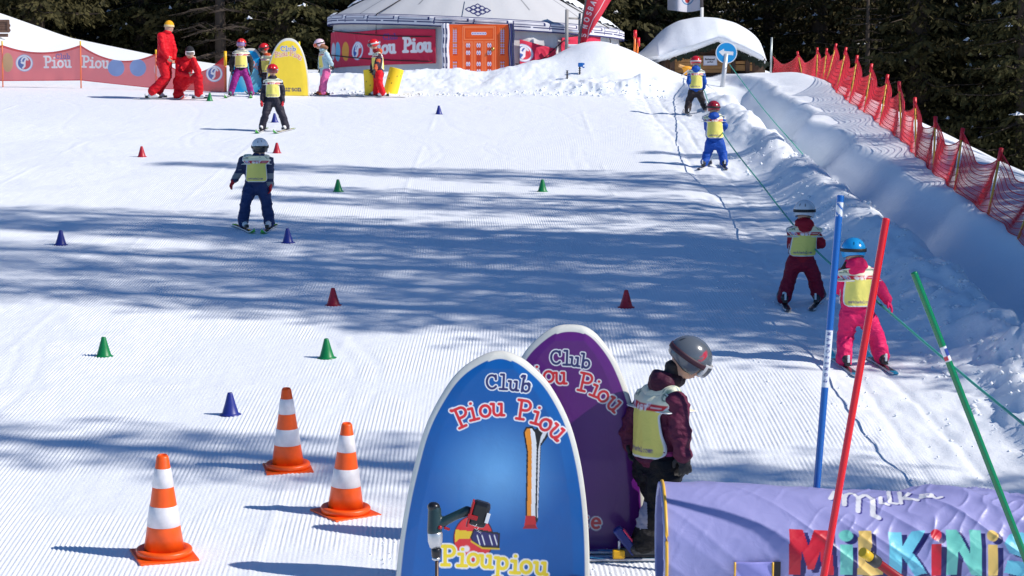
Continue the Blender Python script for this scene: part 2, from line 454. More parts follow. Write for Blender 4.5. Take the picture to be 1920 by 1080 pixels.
# ------------------------------------------------------------------ snow ground: one sheet, groomed grooves on the piste
def build_snow():
    rng = np.random.default_rng(2)
    xs = np.concatenate([np.linspace(-90, -30, 14, endpoint=False), np.linspace(-30, -12.6, 60, endpoint=False),
                         np.arange(-12.6, 3.72, .0078), np.arange(3.72, 8.4, .035), np.linspace(8.4, 30, 60, endpoint=False), np.linspace(30, 120, 16)])
    ys = np.concatenate([np.linspace(-12, 10.5, 16, endpoint=False), np.arange(10.5, 26, .09), np.arange(26, 47, .16), np.arange(47, 57, .07),
                         np.arange(57, 66, .25), np.linspace(66, 100, 24, endpoint=False), np.linspace(100, 260, 20)])
    gi0 = 74
    X, Y = np.meshgrid(xs, ys); I = np.broadcast_to(np.arange(len(xs))[None], X.shape)
    # groom lines bend a little; only the fine columns are bent, fading at their edges
    edge = ss(-12.6, -11.0, X) * (1 - ss(2.6, 3.7, X))
    bend = .22 * np.sin(Y * .11 + 1.0) + .10 * np.sin(Y * .31) + .25 * np.exp(-((Y - 17) / 4) ** 2) * ss(.5, 3, X)
    lean = -.012 * (Y - 12) * np.clip((-X - 2) / 6, -.2, 1)
    X2 = X + (bend + lean) * edge
    Z = T(X2, Y)
    ph = (I - gi0) / 4.0
    g = np.abs(((ph % 1) - .5) * 2) - .5              # triangle wave, four columns to a groove
    pas = np.floor((X + 9.3 + .0 * Y) / 3.1)          # groomer passes
    msk = ss(.30, .52, fbm(X2 * .55 + 3, Y * .22 + 7, 61, 3) + .16)
    msk2 = ss(.38, .55, fbm(X2 * 1.7, Y * .8, 67, 3) + .12)
    trk = (1 - ss(2.25, 2.9, X2 + .25 * (noise2(Y * .7, Y * 0, 9) - .5) - .45 * ss(20, 14, Y)))
    amp = .0072 * (.15 + .85 * msk) * (.35 + .65 * msk2) * trk * (1 - ss(41, 47.5, Y)) * ss(-12.5, -11.0, X)
    amp = amp * (1 - .55 * ss(22, 40, Y))
    # ski tracks and snowplough scrapes that flatten the grooves
    wear = np.zeros_like(Z)
    for a_, b_, w_, p_, wd_, y0_, y1_ in ((-5.2, .9, .42, .3, .10, 12, 47), (-4.2, 1.1, .42, .9, .16, 20, 47), (-2.6, 1.3, .33, 1.9, .12, 16, 48), (.6, 1.0, .38, 2.6, .10, 14, 47), (-7.0, .8, .5, 4, .12, 17, 45), (1.6, .5, .3, .2, .14, 11, 40)):
        xc_ = a_ + b_ * np.sin(Y * w_ + p_) + .15 * (noise2(Y * .9, Y * 0 + a_, 91) - .5)
        on = ss(y0_, y0_ + 2, Y) * (1 - ss(y1_ - 3, y1_, Y)) * (noise2(Y * .35, Y * 0 + a_, 93) > .3)
        for o_ in (-.11, .11): wear = np.maximum(wear, on * np.exp(-((X2 - xc_ - o_) / (wd_ * .45)) ** 2))
    scr = fbm(X2 * .9 + Y * .25, Y * 1.3 - X2 * .3, 95, 4)
    wear = np.maximum(wear, ss(.56, .66, scr) * .85)
    for cx_, cy_ in ((-2.2, 13.25), (-1.55, 15.5), (-1.0, 14.25), (-.1, 12.8), (.85, 13.3)):
        wear = np.maximum(wear, .7 * np.exp(-(((X2 - cx_) ** 2 + (Y - cy_) ** 2) / .16)))
    amp = amp * (1 - .85 * wear)
    Z = Z - .004 * wear * (Y > 11) * (Y < 50) * edge + .005 * (fbm(X2 * 14, Y * 9, 97, 2) - .5) * wear
    jag = 1 + 1.3 * (noise2(ph * .97, Y * 5.0, 71) - .5)
    Z = Z + g * amp * jag
    # seam ridges between the passes, scraped patches
    sx = (X2 + 12.4) % 3.1
    Z = Z + .006 * np.exp(-((sx - 1.5) / .045) ** 2) * (ss(.35, .6, fbm(X * .3, Y * .5, 73, 2))) * trk * (Y < 47)
    sc = fbm(X2 * 2.4, Y * 1.1, 79, 4)
    Z = Z + (.012 * (sc - .5)) * (Y > 10) * (Y < 58) * ss(-12.6, -10, X) * (X < 9)
    # the skied track by the tow line: shallow ruts and crumbs
    tr = ss(2.4, 2.9, X2) * (1 - ss(3.9, 4.2, X2)) * (Y < 50)
    Z = Z + tr * (-.012 * np.exp(-(((X2 - 3.02 + .05 * np.sin(Y * .6)) / .05) ** 2)) - .012 * np.exp(-(((X2 - 3.40 + .05 * np.sin(Y * .7)) / .05) ** 2)))
    Z = Z + tr * .05 * (fbm(X2 * 5, Y * 3, 83, 3) - .5)
    # small diagonal ski cuts on the plateau
    cut = np.abs(((X2 + .35 * Y) * .9 + .5 * np.sin(Y * .5)) % 2.3 - 1.1)
    Z = Z - .0035 * np.exp(-(cut / .05) ** 2) * ss(34, 40, Y) * (1 - ss(48, 50, Y)) * (X < 2.5)
    P = np.stack([X2, Y, Z], -1).reshape(-1, 3)
    Fq = grid_faces(len(xs), len(ys))
    cx = P[Fq, 0].mean(1); cy = P[Fq, 1].mean(1)
    woods = (cy > 68) | (cx > 16)
    me = mesh_np('snow_slope', P, Fq, [SNOW, mat('forest_floor', (.035, .028, .02), .9, var=.5, scale=.6, bump=.5)], True, mi=woods.astype(int))
    o = bpy.data.objects.new('snow_slope', me); link(o)
    tag(o, kind='structure')
build_snow()

# ------------------------------------------------------------------ conifers
def needle_mat(name, ca, cb, cc):
    m, n, l, b = nt(name)
    b.inputs['Roughness'].default_value = .75
    b.inputs['Specular IOR Level'].default_value = .15
    tc = n.new('ShaderNodeTexCoord'); oi = n.new('ShaderNodeObjectInfo')
    ns = n.new('ShaderNodeTexNoise'); ns.inputs['Scale'].default_value = .9; ns.inputs['Detail'].default_value = 6; ns.inputs['Roughness'].default_value = .75
    l.new(tc.outputs['Object'], ns.inputs[0])
    cr = n.new('ShaderNodeValToRGB')
    e = cr.color_ramp.elements; e[0].position = .32; e[0].color = (*ca, 1); e[1].position = .68; e[1].color = (*cb, 1)
    l.new(ns.outputs[0], cr.inputs[0])
    mx = n.new('ShaderNodeMix'); mx.data_type = 'RGBA'; mx.inputs[7].default_value = (*cc, 1)
    mr = n.new('ShaderNodeMath'); mr.operation = 'MULTIPLY'; mr.inputs[1].default_value = .6
    l.new(oi.outputs['Random'], mr.inputs[0]); l.new(mr.outputs[0], mx.inputs[0]); l.new(cr.outputs[0], mx.inputs[6])
    l.new(mx.outputs[2], b.inputs['Base Color'])
    return m
NEEDLE = needle_mat('spruce_needles', (.018, .022, .008), (.074, .070, .024), (.070, .050, .022))
BARK = mat('spruce_bark', (.07, .052, .04), .9, var=.3, scale=6, bump=.5)
TREESNOW = mat('tree_snow', (.8, .84, .9), .6)

def conifer(seed, H, Rb, nw, dens=1.0, bare=False, low=.04):
    rng = random.Random(seed)
    V = []; Q = []; S = []; SQ = []
    tw = MB(); tw.m(BARK)
    tw.tube([(0, 0, -1.0), (0, 0, H * .3), (rng.uniform(-.1, .1), 0, H * .7), (0, 0, H * .99)], [H * .017, H * .013, H * .007, .02], 8)
    for k in range(nw):
        t = k / (nw - 1.0)
        h = H * (low + (1 - low) * t ** .92) + rng.uniform(-.12, .12)
        L = Rb * (1 - t) ** .82 * (.86 + .14 * math.sin(k * 1.7 + seed)) + .12
        nb = max(4, int((9 - 4 * t)))
        a0 = rng.random() * 6.28
        for j in range(nb):
            if rng.random() < .05: continue
            a = a0 + 6.283 * j / nb + rng.uniform(-.25, .25)
            l = L * rng.uniform(.68, 1.15)
            dx, dy = math.cos(a), math.sin(a)
            droop = rng.uniform(.16, .40) * (1.15 - t * .6)
            lift = rng.uniform(.05, .16)
            def pos(s):
                return Vector((dx * l * s, dy * l * s, h - droop * l * s ** 1.3 + lift * l * s ** 3 * 1.6))
            if k % 2 == 0 and l > .8:
                tw.tube([pos(0), pos(.5), pos(.96)], [.035 * l / 2 + .01, .02, .006], 4, False)
            if bare:
                for q in range(int(6 * l)):
                    s = rng.uniform(.25, 1); p = pos(s); sd = rng.choice((-1, 1))
                    ln = .5 * l * (1.1 - s) * rng.uniform(.5, 1.2)
                    e = p + Vector((-dy * sd * ln, dx * sd * ln, -.25 * ln)) + Vector((dx, dy, 0)) * ln * .5
                    tw.tube([p, e], [.014, .005], 3, False)
                continue
            ns = max(4, int(l * 6.5 * dens))
            for q in range(ns):
                s = .08 + .92 * ((q + rng.random()) / ns) ** .85
                p = pos(min(s, 1.0))
                wside = .36 * l * (1.04 - s) ** .75 * (0.5 + .5 * rng.random()) + .14
                for sd in (-1, 1):
                    f = rng.uniform(.3, .9)
                    d = Vector((dx * f - dy * sd, dy * f + dx * sd, rng.uniform(-.75, -.05))); d.normalize()
                    nt_ = max(2, int(wside / .13))
                    for r in range(nt_):
                        u = (r + rng.random()) / nt_
                        m = p + d * wside * u + Vector((0, 0, -.12 * u * u))
                        td = (d + Vector((rng.uniform(-.5, .5), rng.uniform(-.5, .5), rng.uniform(-1.0, .25)))).normalized()
                        ln = rng.uniform(.13, .27); wd = rng.uniform(.025, .055)
                        sv = td.cross(Vector((rng.uniform(-1, 1), rng.uniform(-1, 1), rng.uniform(-.4, 1)))).normalized() * wd
                        n0 = len(V)
                        V += [m - sv, m + td * ln * .5 - sv * 1.2, m + td * ln, m + td * ln * .4 + sv * 1.2]
                        Q.append((n0, n0 + 1, n0 + 2, n0 + 3))
            if rng.random() < .22 and l > .7:
                s = rng.uniform(.45, .95); p = pos(s) + Vector((0, 0, .03)); r = rng.uniform(.05, .15)
                n0 = len(S)
                S += [p + Vector((-dy * r * 1.6, dx * r * 1.6, -.03)), p + Vector((-dx * r, -dy * r, .03)), p + Vector((dy * r * 1.6, -dx * r * 1.6, -.03)), p + Vector((dx * r, dy * r, -.05)), p + Vector((0, 0, .07))]
                SQ += [(n0, n0 + 1, n0 + 4, n0 + 3), (n0 + 1, n0 + 2, n0 + 3, n0 + 4)]
    trunk = tw.build('trunk')
    C.objects.unlink(trunk)
    crown = None
    if Q:
        nq = len(Q); n0 = len(V)
        Q += [tuple(n0 + a for a in q) for q in SQ]
        crown = mesh_np('crown', V + S, Q, [NEEDLE, TREESNOW], False, mi=[0] * nq + [1] * len(SQ))
    return trunk.data, crown, None
PROTO = [conifer(3, 19, 3.1, 46), conifer(8, 23, 3.5, 52), conifer(14, 16, 2.7, 42), conifer(21, 26, 3.9, 56, .9)]
DEAD = conifer(33, 15, 2.6, 34, bare=True)
THIN = [conifer(44, 22, 2.5, 34, .62), conifer(47, 25, 2.9, 38, .62)]

def plant(x, y, p, sc, rz, label, group, z=None, cat='tree', name='spruce_tree', tilt=0):
    z = gz(x, y) - .2 if z is None else z
    e = empty(name, (x, y, z), rz); e.scale = (sc, sc, sc * random.uniform(.95, 1.08)); e.rotation_euler = (tilt, 0, rz)
    tag(e, label, cat, group)
    for me, nm in zip(p, ('trunk', 'crown', 'snow_clump')):
        if me is None: continue
        o = bpy.data.objects.new(nm, me); link(o, e)
    return e
random.seed(5)
GF = 'spruces of the dark forest behind the slope'
for row, (Y0, x0, x1, dx) in enumerate([(69, -21, 5.6, 3.0), (74, -24, 8, 3.1), (80, -26, 22, 3.3), (87, -28, 32, 3.7), (95, -32, 40, 4.1), (104, -36, 44, 4.3), (114, -40, 48, 5), (126, -44, 52, 5.6), (140, -48, 58, 6.5)]):
    x = x0 + random.uniform(0, 1)
    while x < x1:
        y = Y0 + random.uniform(-2, 2)
        if not (x > 3 and y < 72):
            plant(x, y, random.choice(PROTO), random.uniform(.8, 1.15), random.random() * 6, 'dark olive spruce among the dense forest filling the top of the picture', GF)
        x += dx * random.uniform(.75, 1.25)
# slope of the valley to the right of the ridge
for Y0, x0, x1, dx in [(66, 16.0, 30, 3.2), (70, 13.5, 30, 3.3), (75, 11, 28, 3.4), (60, 26, 32, 3.4)]:
    x = x0
    while x < x1:
        plant(x, Y0 + random.uniform(-2, 2), random.choice(PROTO), random.uniform(.85, 1.15), random.random() * 6, 'dark spruce on the valley side beyond the red safety net', 'spruces beyond the red safety net')
        x += dx * random.uniform(.75, 1.25)
plant(-9.1, 67, DEAD, .8, 1, 'bare grey dead spruce standing behind the instructors', None, name='dead_spruce')
plant(11.6, 70, DEAD, .62, 2, 'leaning grey dead spruce beyond the net posts on the right', None, name='dead_spruce', tilt=.0)
# spruces right of the ridge, outside the photograph, that throw their shadows over the piste
SH = [  # x, y, proto, scale
 (15.0, 12.3, THIN[0], 1.12), (18.5, 12.2, THIN[1], .85),
 (14.5, 18.9, PROTO[1], 1.08), (18.0, 19.6, PROTO[3], 1.12), (15.8, 21.2, PROTO[3], 1.05), (20.0, 22.4, PROTO[3], 1.18), (16.5, 23.4, PROTO[1], 1.15),
 (14.2, 24.8, THIN[1], .95), (18.5, 26.4, PROTO[3], 1.05), (15.0, 28.2, THIN[0], 1.0), (20.0, 30.0, PROTO[3], 1.12), (20.5, 34.2, PROTO[1], 1.12)]
for i, (x, y, p, s) in enumerate(SH):
    plant(x, y - .11 * x + .2, p, s, i * 1.3, 'tall spruce right of the slope whose shadow crosses the piste', 'tall spruces beside the slope')

# ------------------------------------------------------------------ bodies: tapered volumes fused into one surface
def cap(a, b, ra, rb, m): return ('c', Vector(a), Vector(b), ra, rb, m)
def ell(c, rx, ry, rz, m, rot=None): return ('e', Vector(c), (rx, ry, rz), rot or Matrix.Identity(3), 0, m)

def fuse(prims, voxel, smooth=3):
    bm = bmesh.new()
    for p in prims:
        if p[0] == 'e':
            M = Matrix.Translation(p[1]) @ p[3].to_4x4() @ Matrix.Diagonal((*p[2], 1))
            bmesh.ops.create_uvsphere(bm, u_segments=20, v_segments=12, radius=1, matrix=M)
        else:
            _, a, b, ra, rb, _m = p
            d = b - a; L = max(d.length, 1e-4); q = d.to_track_quat('Z', 'Y').to_matrix()
            prof = [(ra * math.sin(t), -ra * math.cos(t)) for t in (.05, .45, .9, 1.3)] + [(ra, 0), (rb, L)] + [(rb * math.cos(t), L + rb * math.sin(t)) for t in (.3, .7, 1.15, 1.52)]
            rings = []
            for r, z in prof:
                rings.append([bm.verts.new(a + q @ Vector((r * math.cos(2 * PI * k / 16), r * math.sin(2 * PI * k / 16), z))) for k in range(16)])
            for i in range(len(rings) - 1):
                for k in range(16): bm.faces.new((rings[i][k], rings[i][(k + 1) % 16], rings[i + 1][(k + 1) % 16], rings[i + 1][k]))
            bm.faces.new(rings[0][::-1]); bm.faces.new(rings[-1])
    bmesh.ops.recalc_face_normals(bm, faces=bm.faces[:])
    me = bpy.data.meshes.new('tmp'); bm.to_mesh(me); bm.free()
    o = bpy.data.objects.new('tmp', me); C.objects.link(o)
    r = o.modifiers.new('r', 'REMESH'); r.mode = 'VOXEL'; r.voxel_size = voxel; r.adaptivity = 0
    s = o.modifiers.new('s', 'SMOOTH'); s.factor = .5; s.iterations = smooth
    dg = bpy.context.evaluated_depsgraph_get()
    out = bpy.data.meshes.new_from_object(o.evaluated_get(dg))
    bpy.data.objects.remove(o); bpy.data.meshes.remove(me)
    return out

def classify(P, prims):
    D = np.full((len(prims), len(P)), 1e9)
    for i, p in enumerate(prims):
        if p[0] == 'e':
            q = (P - np.array(p[1])) @ np.array(p[3]); r = np.array(p[2])
            D[i] = (np.linalg.norm(q / r, axis=1) - 1) * min(p[2])
        else:
            a = np.array(p[1]); b = np.array(p[2]); d = b - a; L = d @ d + 1e-12
            t = np.clip(((P - a) @ d) / L, 0, 1)
            D[i] = np.linalg.norm(P - a - t[:, None] * d, axis=1) - (p[3] + (p[4] - p[3]) * t)
    return D.argmin(0)

def body_mesh(name, prims, voxel, mats, wr=.006, seed=0, skin_mats=(), pattern=None):
    me = fuse(prims, voxel)
    n = len(me.vertices); co = np.empty(n * 3, np.float32); me.vertices.foreach_get('co', co); co = co.reshape(-1, 3).astype(float)
    no = np.empty(n * 3, np.float32); me.vertices.foreach_get('normal', no); no = no.reshape(-1, 3)
    own = classify(co, prims); pm = np.array([p[5] for p in prims])[own]
    w = np.array([0.0 if mats[k] in skin_mats else 1.0 for k in pm])
    # folds: stretched ridged noise running across each limb
    q = co.copy(); q[:, 2] *= 1.5
    f = 1 - np.abs(noise3(q, 9.0, seed) * 2 - 1)
    f2 = 1 - np.abs(noise3(q, 19.0, seed + 5) * 2 - 1)
    co = co + no * (w * wr * ((f ** 2 - .4) * 1.6 + (f2 - .5) * .8))[:, None]
    me.vertices.foreach_set('co', co.astype(np.float32).ravel())
    npol = len(me.polygons); ce = np.empty(npol * 3, np.float32); me.polygons.foreach_get('center', ce); ce = ce.reshape(-1, 3).astype(float)
    pi = np.array([p[5] for p in prims])[classify(ce, prims)]
    if pattern is not None: pi = pattern(ce, pi)
    me.materials.clear()
    for m in mats: me.materials.append(m)
    me.polygons.foreach_set('material_index', pi.astype(np.int32))
    me.polygons.foreach_set('use_smooth', np.ones(npol, bool)); me.update()
    me.name = name
    return me

SKIN = mat('skin', (.52, .30, .21), .5, bump=.1, scale=60)
YEL = lin(236, 224, 112); PALE = lin(236, 236, 205); PIPE = lin(225, 225, 228); RED = lin(200, 30, 45)
BIBM = paint_mat('bib_print', .6, bump=.5, scale=11)
GLOSS = paint_mat('gloss_print', .22, coat=.4)
VINYL = paint_mat('vinyl_print', .33, coat=.25, bump=.25, scale=5)
SOFT = paint_mat('soft_print', .6)

def hand_prims(wr, d, nrm, side, k, m, curl=.5, mitt=False):
    """palm, four bent fingers of different lengths and a thumb from the side of the palm"""
    d = d.normalized(); n = (nrm - d * nrm.dot(d)).normalized(); a = d.cross(n) * side
    pr = [ell(wr + d * .042 * k, .040 * k, .046 * k, .019 * k, m, Matrix((a, d, n)).transposed())]
    if mitt:
        pr.append(cap(wr + d * .06 * k, wr + d * .105 * k + n * .02 * k * curl, .036 * k, .028 * k, m))
    else:
        for i, (o, L) in enumerate(((-.030, .062), (-.010, .072), (.010, .067), (.029, .052))):
            b = wr + d * .078 * k + a * o * k; r = .0105 * k
            d1 = (d + n * curl * .7 + a * o * 3).normalized(); j = b + d1 * L * .5 * k
            d2 = (d + n * curl * 2.2 + a * o * 3).normalized(); e = j + d2 * L * .5 * k
            pr += [cap(b, j, r, r * .95, m), cap(j, e, r * .95, r * .8, m)]
    tb = wr + d * .02 * k - a * .032 * k; t1 = tb + (d * .6 - a * .75 + n * .3).normalized() * .035 * k
    pr += [cap(tb, t1, .015 * k, .012 * k, m), cap(t1, t1 + (d - a * .15 + n * .5).normalized() * .03 * k, .012 * k, .010 * k, m)]
    return pr

def frame_axes(up, fwd):
    up = up.normalized(); f = (fwd - up * fwd.dot(up)).normalized(); r = f.cross(up)
    return Matrix((r, f, up)).transposed()      # columns right, forward, up

def helmet(parent, c, up, fwd, k, col, loc0, strap=(.02, .02, .022), frame=(.8, .8, .82), lens=(.02, .02, .03), deco=None, goggles=True):
    A = frame_axes(up, fwd)
    rx, ry, rz = .112 * k, .130 * k, .118 * k
    def fn(U, V, e=1.0):
        ph = U * 2 * PI
        ang = np.abs(((ph / PI) + 1) % 2 - 1) * 180
        bot = np.interp(ang, [0, 40, 58, 72, 100, 140, 180], [74, 76, 90, 124, 126, 112, 108])
        th = R(1) * (V * bot)
        th = np.radians(V * bot)
        x = np.sin(th) * np.sin(ph) * rx * e; y = np.sin(th) * np.cos(ph) * ry * e; z = np.cos(th) * rz * e
        y = y - np.where(z < 0, z * .10, 0); x = x * np.where(z < 0, .97, 1)
        return np.stack([x, y, z], 1) @ np.array(A).T + np.array(c)
    def pt(U, V):
        p = Painter(U * 6.283, V, col)
        p.aa = .03
        for a, v in ((-.35, .45), (.35, .45), (-.30, .62), (.30, .62), (2.8, .5), (3.45, .5)):
            aa = a % 6.283; p.stroke([(aa, v - .05), (aa + .04, v + .05)], .07, tuple(x * .08 for x in col))
        if deco: deco(p)
        p.c[V > .975] = (.03, .03, .035)
        return p.c
    h = sheet('helmet', fn, np.linspace(0, 1, 61), np.linspace(0.001, 1, 26), pt, GLOSS, parent, thick=.014 * k, loc=(0, 0, 0))
    if goggles:
        def gfn(U, V):
            ph = R(1) * 0 + np.radians(U); th = np.radians(V)
            bulge = 1.10 + .03 * np.cos(np.radians(U * 1.2))
            x = np.sin(th) * np.sin(ph) * rx * .98; y = np.sin(th) * np.cos(ph) * ry * bulge * .98; z = np.cos(th) * rz * 1.08
            return np.stack([x, y, z], 1) @ np.array(A).T + np.array(c)
        def gp(U, V):
            q = np.empty((len(U), 3)); q[:] = frame
            ins = (np.abs(U) < 44) & (V > 82) & (V < 110); q[ins] = lens
            q[(np.abs(U) < 7) & (V > 104)] = frame
            return q
        g = sheet('goggles', gfn, np.linspace(-55, 55, 45), np.linspace(77, 114, 20), gp, GLOSS, h, thick=.02 * k)
        def sfn(U, V):
            ph = np.radians(U); th = np.radians(V - np.abs(np.abs(U - 180) / 125) * 0)
            x = np.sin(th) * np.sin(ph) * rx * 1.035; y = np.sin(th) * np.cos(ph) * ry * 1.035; z = np.cos(th) * rz * 1.035
            return np.stack([x, y, z], 1) @ np.array(A).T + np.array(c)
        sheet('strap', sfn, np.linspace(52, 308, 50), np.linspace(80, 94, 4), strap, SOFT, g, thick=.004 * k)
    return h

def bib(parent, bvh, nk, pel, rt, fw, S, seed=0, front=True, back=True, drop=.86, wide=1.0):
    ax = pel - nk; L = ax.length * drop
    axn = ax.normalized()
    def panel(sgn):
        nu, nv = 44, 52
        U, V = np.meshgrid(np.linspace(-1, 1, nu), np.linspace(0, 1, nv)); U = U.ravel(); V = V.ravel()
        hw = np.interp(V, [0, .06, .16, .24, .34, .85, .95, 1.0], [.11, .178, .190, .160, .126, .140, .134, .100]) * S * wide
        P = np.empty((len(U), 3)); dep = np.full(len(U), np.nan)
        f = fw * sgn
        for i in range(len(U)):
            b = nk + axn * (V[i] * L - .01) + rt * (U[i] * hw[i])
            o = b + f * .7
            hit = bvh.ray_cast(o, -f, 1.4)
            P[i] = b
            if hit[0] is not None: dep[i] = .7 - hit[3]
        D = dep.reshape(nv, nu)
        for r in range(nv):
            row = D[r]; ok = ~np.isnan(row)
            if ok.sum() > 3: D[r] = np.interp(np.arange(nu), np.nonzero(ok)[0], row[ok])
            elif r: D[r] = D[r - 1]
        if np.isnan(D).any(): D[np.isnan(D)] = np.nanmean(D)
        # the free lower edge hangs straight, the rest follows the body
        for _ in range(10):
            D[1:-1] = (D[:-2] + D[2:] + 2 * D[1:-1]) / 4; D[:, 1:-1] = (D[:, :-2] + D[:, 2:] + 2 * D[:, 1:-1]) / 4
        rip = (noise2(U * 3 + seed, V * 2.0, seed) - .5) * .018 * S
        P = P + np.array(f)[None] * (D.ravel() + .022 * S + rip * ss(.2, 1, V))[:, None]
        mm = np.stack([U, V], 1)
        def pt(U_, V_):
            hwm = np.interp(V_, [0, .16, .24, .34, 1.0], [.15, .175, .150, .125, .125]) * S
            p = Painter(U_ * .125 * (-1 if sgn > 0 else 1), V_ * L / S, YEL); p.aa = .004
            p.c[V_ < .27] = PALE
            band = (V_ > .19) & (V_ < .29) & (np.abs(U_) < .92); p.c[band] = RED
            yb = .24 * L / S
            p.swirl(-.088, yb, .020)
            p.text('esf', -.045, yb + .014, .034, .008, lin(240, 235, 235), 1.4)
            p.stroke([(.055, yb), (.10, yb)], .005, lin(240, 235, 235))
            p.text('esfchatel.com', -.095, .90 * L / S, .022, .0045, lin(120, 100, 130), .92)
            if front:
                p.text('CA', .085, .12 * L / S, .03, .006, lin(20, 90, 80)); p.text('CA', -.12, .12 * L / S, .03, .006, lin(20, 90, 80))
            e = np.minimum((1 - np.abs(U_)) * .13, (1 - V_) * L / S)
            p.c[e < .009] = PIPE
            return p.c
        me = mesh_np('bib_panel', P, grid_faces(nu, nv), [BIBM], True, pt(U, V))
        o = bpy.data.objects.new('bib_panel', me); link(o, parent)
        s = o.modifiers.new('thickness', 'SOLIDIFY'); s.thickness = .006; s.offset = 0
    if front: panel(1)
    if back: panel(-1)
    # yoke over the shoulders
    nu, nv = 40, 26
    U, V = np.meshgrid(np.linspace(-1, 1, nu), np.linspace(-1, 1, nv)); U = U.ravel(); V = V.ravel()
    P = np.empty((len(U), 3)); hgt = np.full(len(U), np.nan)
    for i in range(len(U)):
        b = nk + rt * (U[i] * .195 * S * wide) + fw * (V[i] * .118 * S * (1 - .25 * U[i] ** 2)); P[i] = b
        hit = bvh.ray_cast(b + Vector((0, 0, .5)), Vector((0, 0, -1)), 1.0)
        if hit[0] is not None: hgt[i] = hit[0].z
    Hh = hgt.reshape(nv, nu); lo_ = np.nanmax(Hh) - .13 * S
    Hh = np.where(np.isnan(Hh), lo_, np.maximum(Hh, lo_))
    for _ in range(5):
        Hh[1:-1] = (Hh[:-2] + Hh[2:] + 2 * Hh[1:-1]) / 4; Hh[:, 1:-1] = (Hh[:, :-2] + Hh[:, 2:] + 2 * Hh[:, 1:-1]) / 4
    P[:, 2] = Hh.ravel() + .030 * S
    p = Painter(U * .195, V * .118, PALE); p.aa = .004
    for sg in (-1, 1):
        p.ring(sg * .135, .015, .026, .007, lin(40, 120, 170), 40, 320); p.stroke([(sg * .135 - .01, -.012), (sg * .135 + .012, .04), (sg * .135 + .034, -.012)], .006, lin(20, 110, 90))
        p.text('CA', sg * .135 - .03, -.045, .026, .006, lin(20, 110, 90))
    e = np.minimum((1 - np.abs(U)) * .19, (1 - np.abs(V)) * .118); p.c[e < .008] = PIPE
    ok = (np.hypot(U * .195, V * .118) > .062)[grid_faces(nu, nv)].all(1)
    me = mesh_np('bib_yoke', P, grid_faces(nu, nv)[ok], [BIBM], True, p.c)
    o = bpy.data.objects.new('bib_yoke', me); link(o, parent)
    s_ = o.modifiers.new('thickness', 'SOLIDIFY'); s_.thickness = .006

def ski(parent, c, hd, gzf, L=1.0, cols=((.05, .05, .06), (.02, .02, .025)), tipc=lin(90, 200, 60), shift=0.0, wd=.036, pitch=0.0, name='ski'):
    """plank with shovel tip following the snow; c = boot centre, hd = heading in plan"""
    hd = Vector((hd[0], hd[1], 0)).normalized(); sd = Vector((-hd.y, hd.x, 0))
    n = 40
    ts = np.linspace(-.47, .53, n) * L + shift
    def fn(U, V):
        s = U; half = wd * np.interp((s - shift) / L, [-.47, -.40, 0, .38, .47, .53], [.75, 1.15, .92, 1.3, 1.05, .12])
        tip = np.clip((s - shift) / L - .40, 0, 1); tl = np.clip(-.42 - (s - shift) / L, 0, 1)
        x = c.x + hd.x * s + sd.x * V * half; y = c.y + hd.y * s + sd.y * V * half
        z0 = gzf(c.x, c.y) + 0.0
        slope = (gzf(c.x + hd.x * .5, c.y + hd.y * .5) - gzf(c.x - hd.x * .5, c.y - hd.y * .5))
        z = z0 + slope * s + .022 + 4.2 * tip ** 2 * L + 1.2 * tl ** 2 + pitch * s
        return np.stack([x, y, z], 1) - np.array(parent_loc(parent))[None]
    def pt(U, V):
        q = np.empty((len(U), 3)); q[:] = cols[0]
        t = (U - shift) / L
        q[t > .33] = tipc; q[(t > .12) & (t < .18)] = cols[1]; q[t < -.36] = tipc
        q[np.abs(V) > .85] = (.6, .6, .62)
        return q
    return sheet(name, fn, ts, np.linspace(-1, 1, 7), pt, GLOSS, parent, thick=.014, off=-1)

def parent_loc(p):
    v = Vector((0, 0, 0))
    while p is not None:
        v += p.location; p = p.parent
    return v

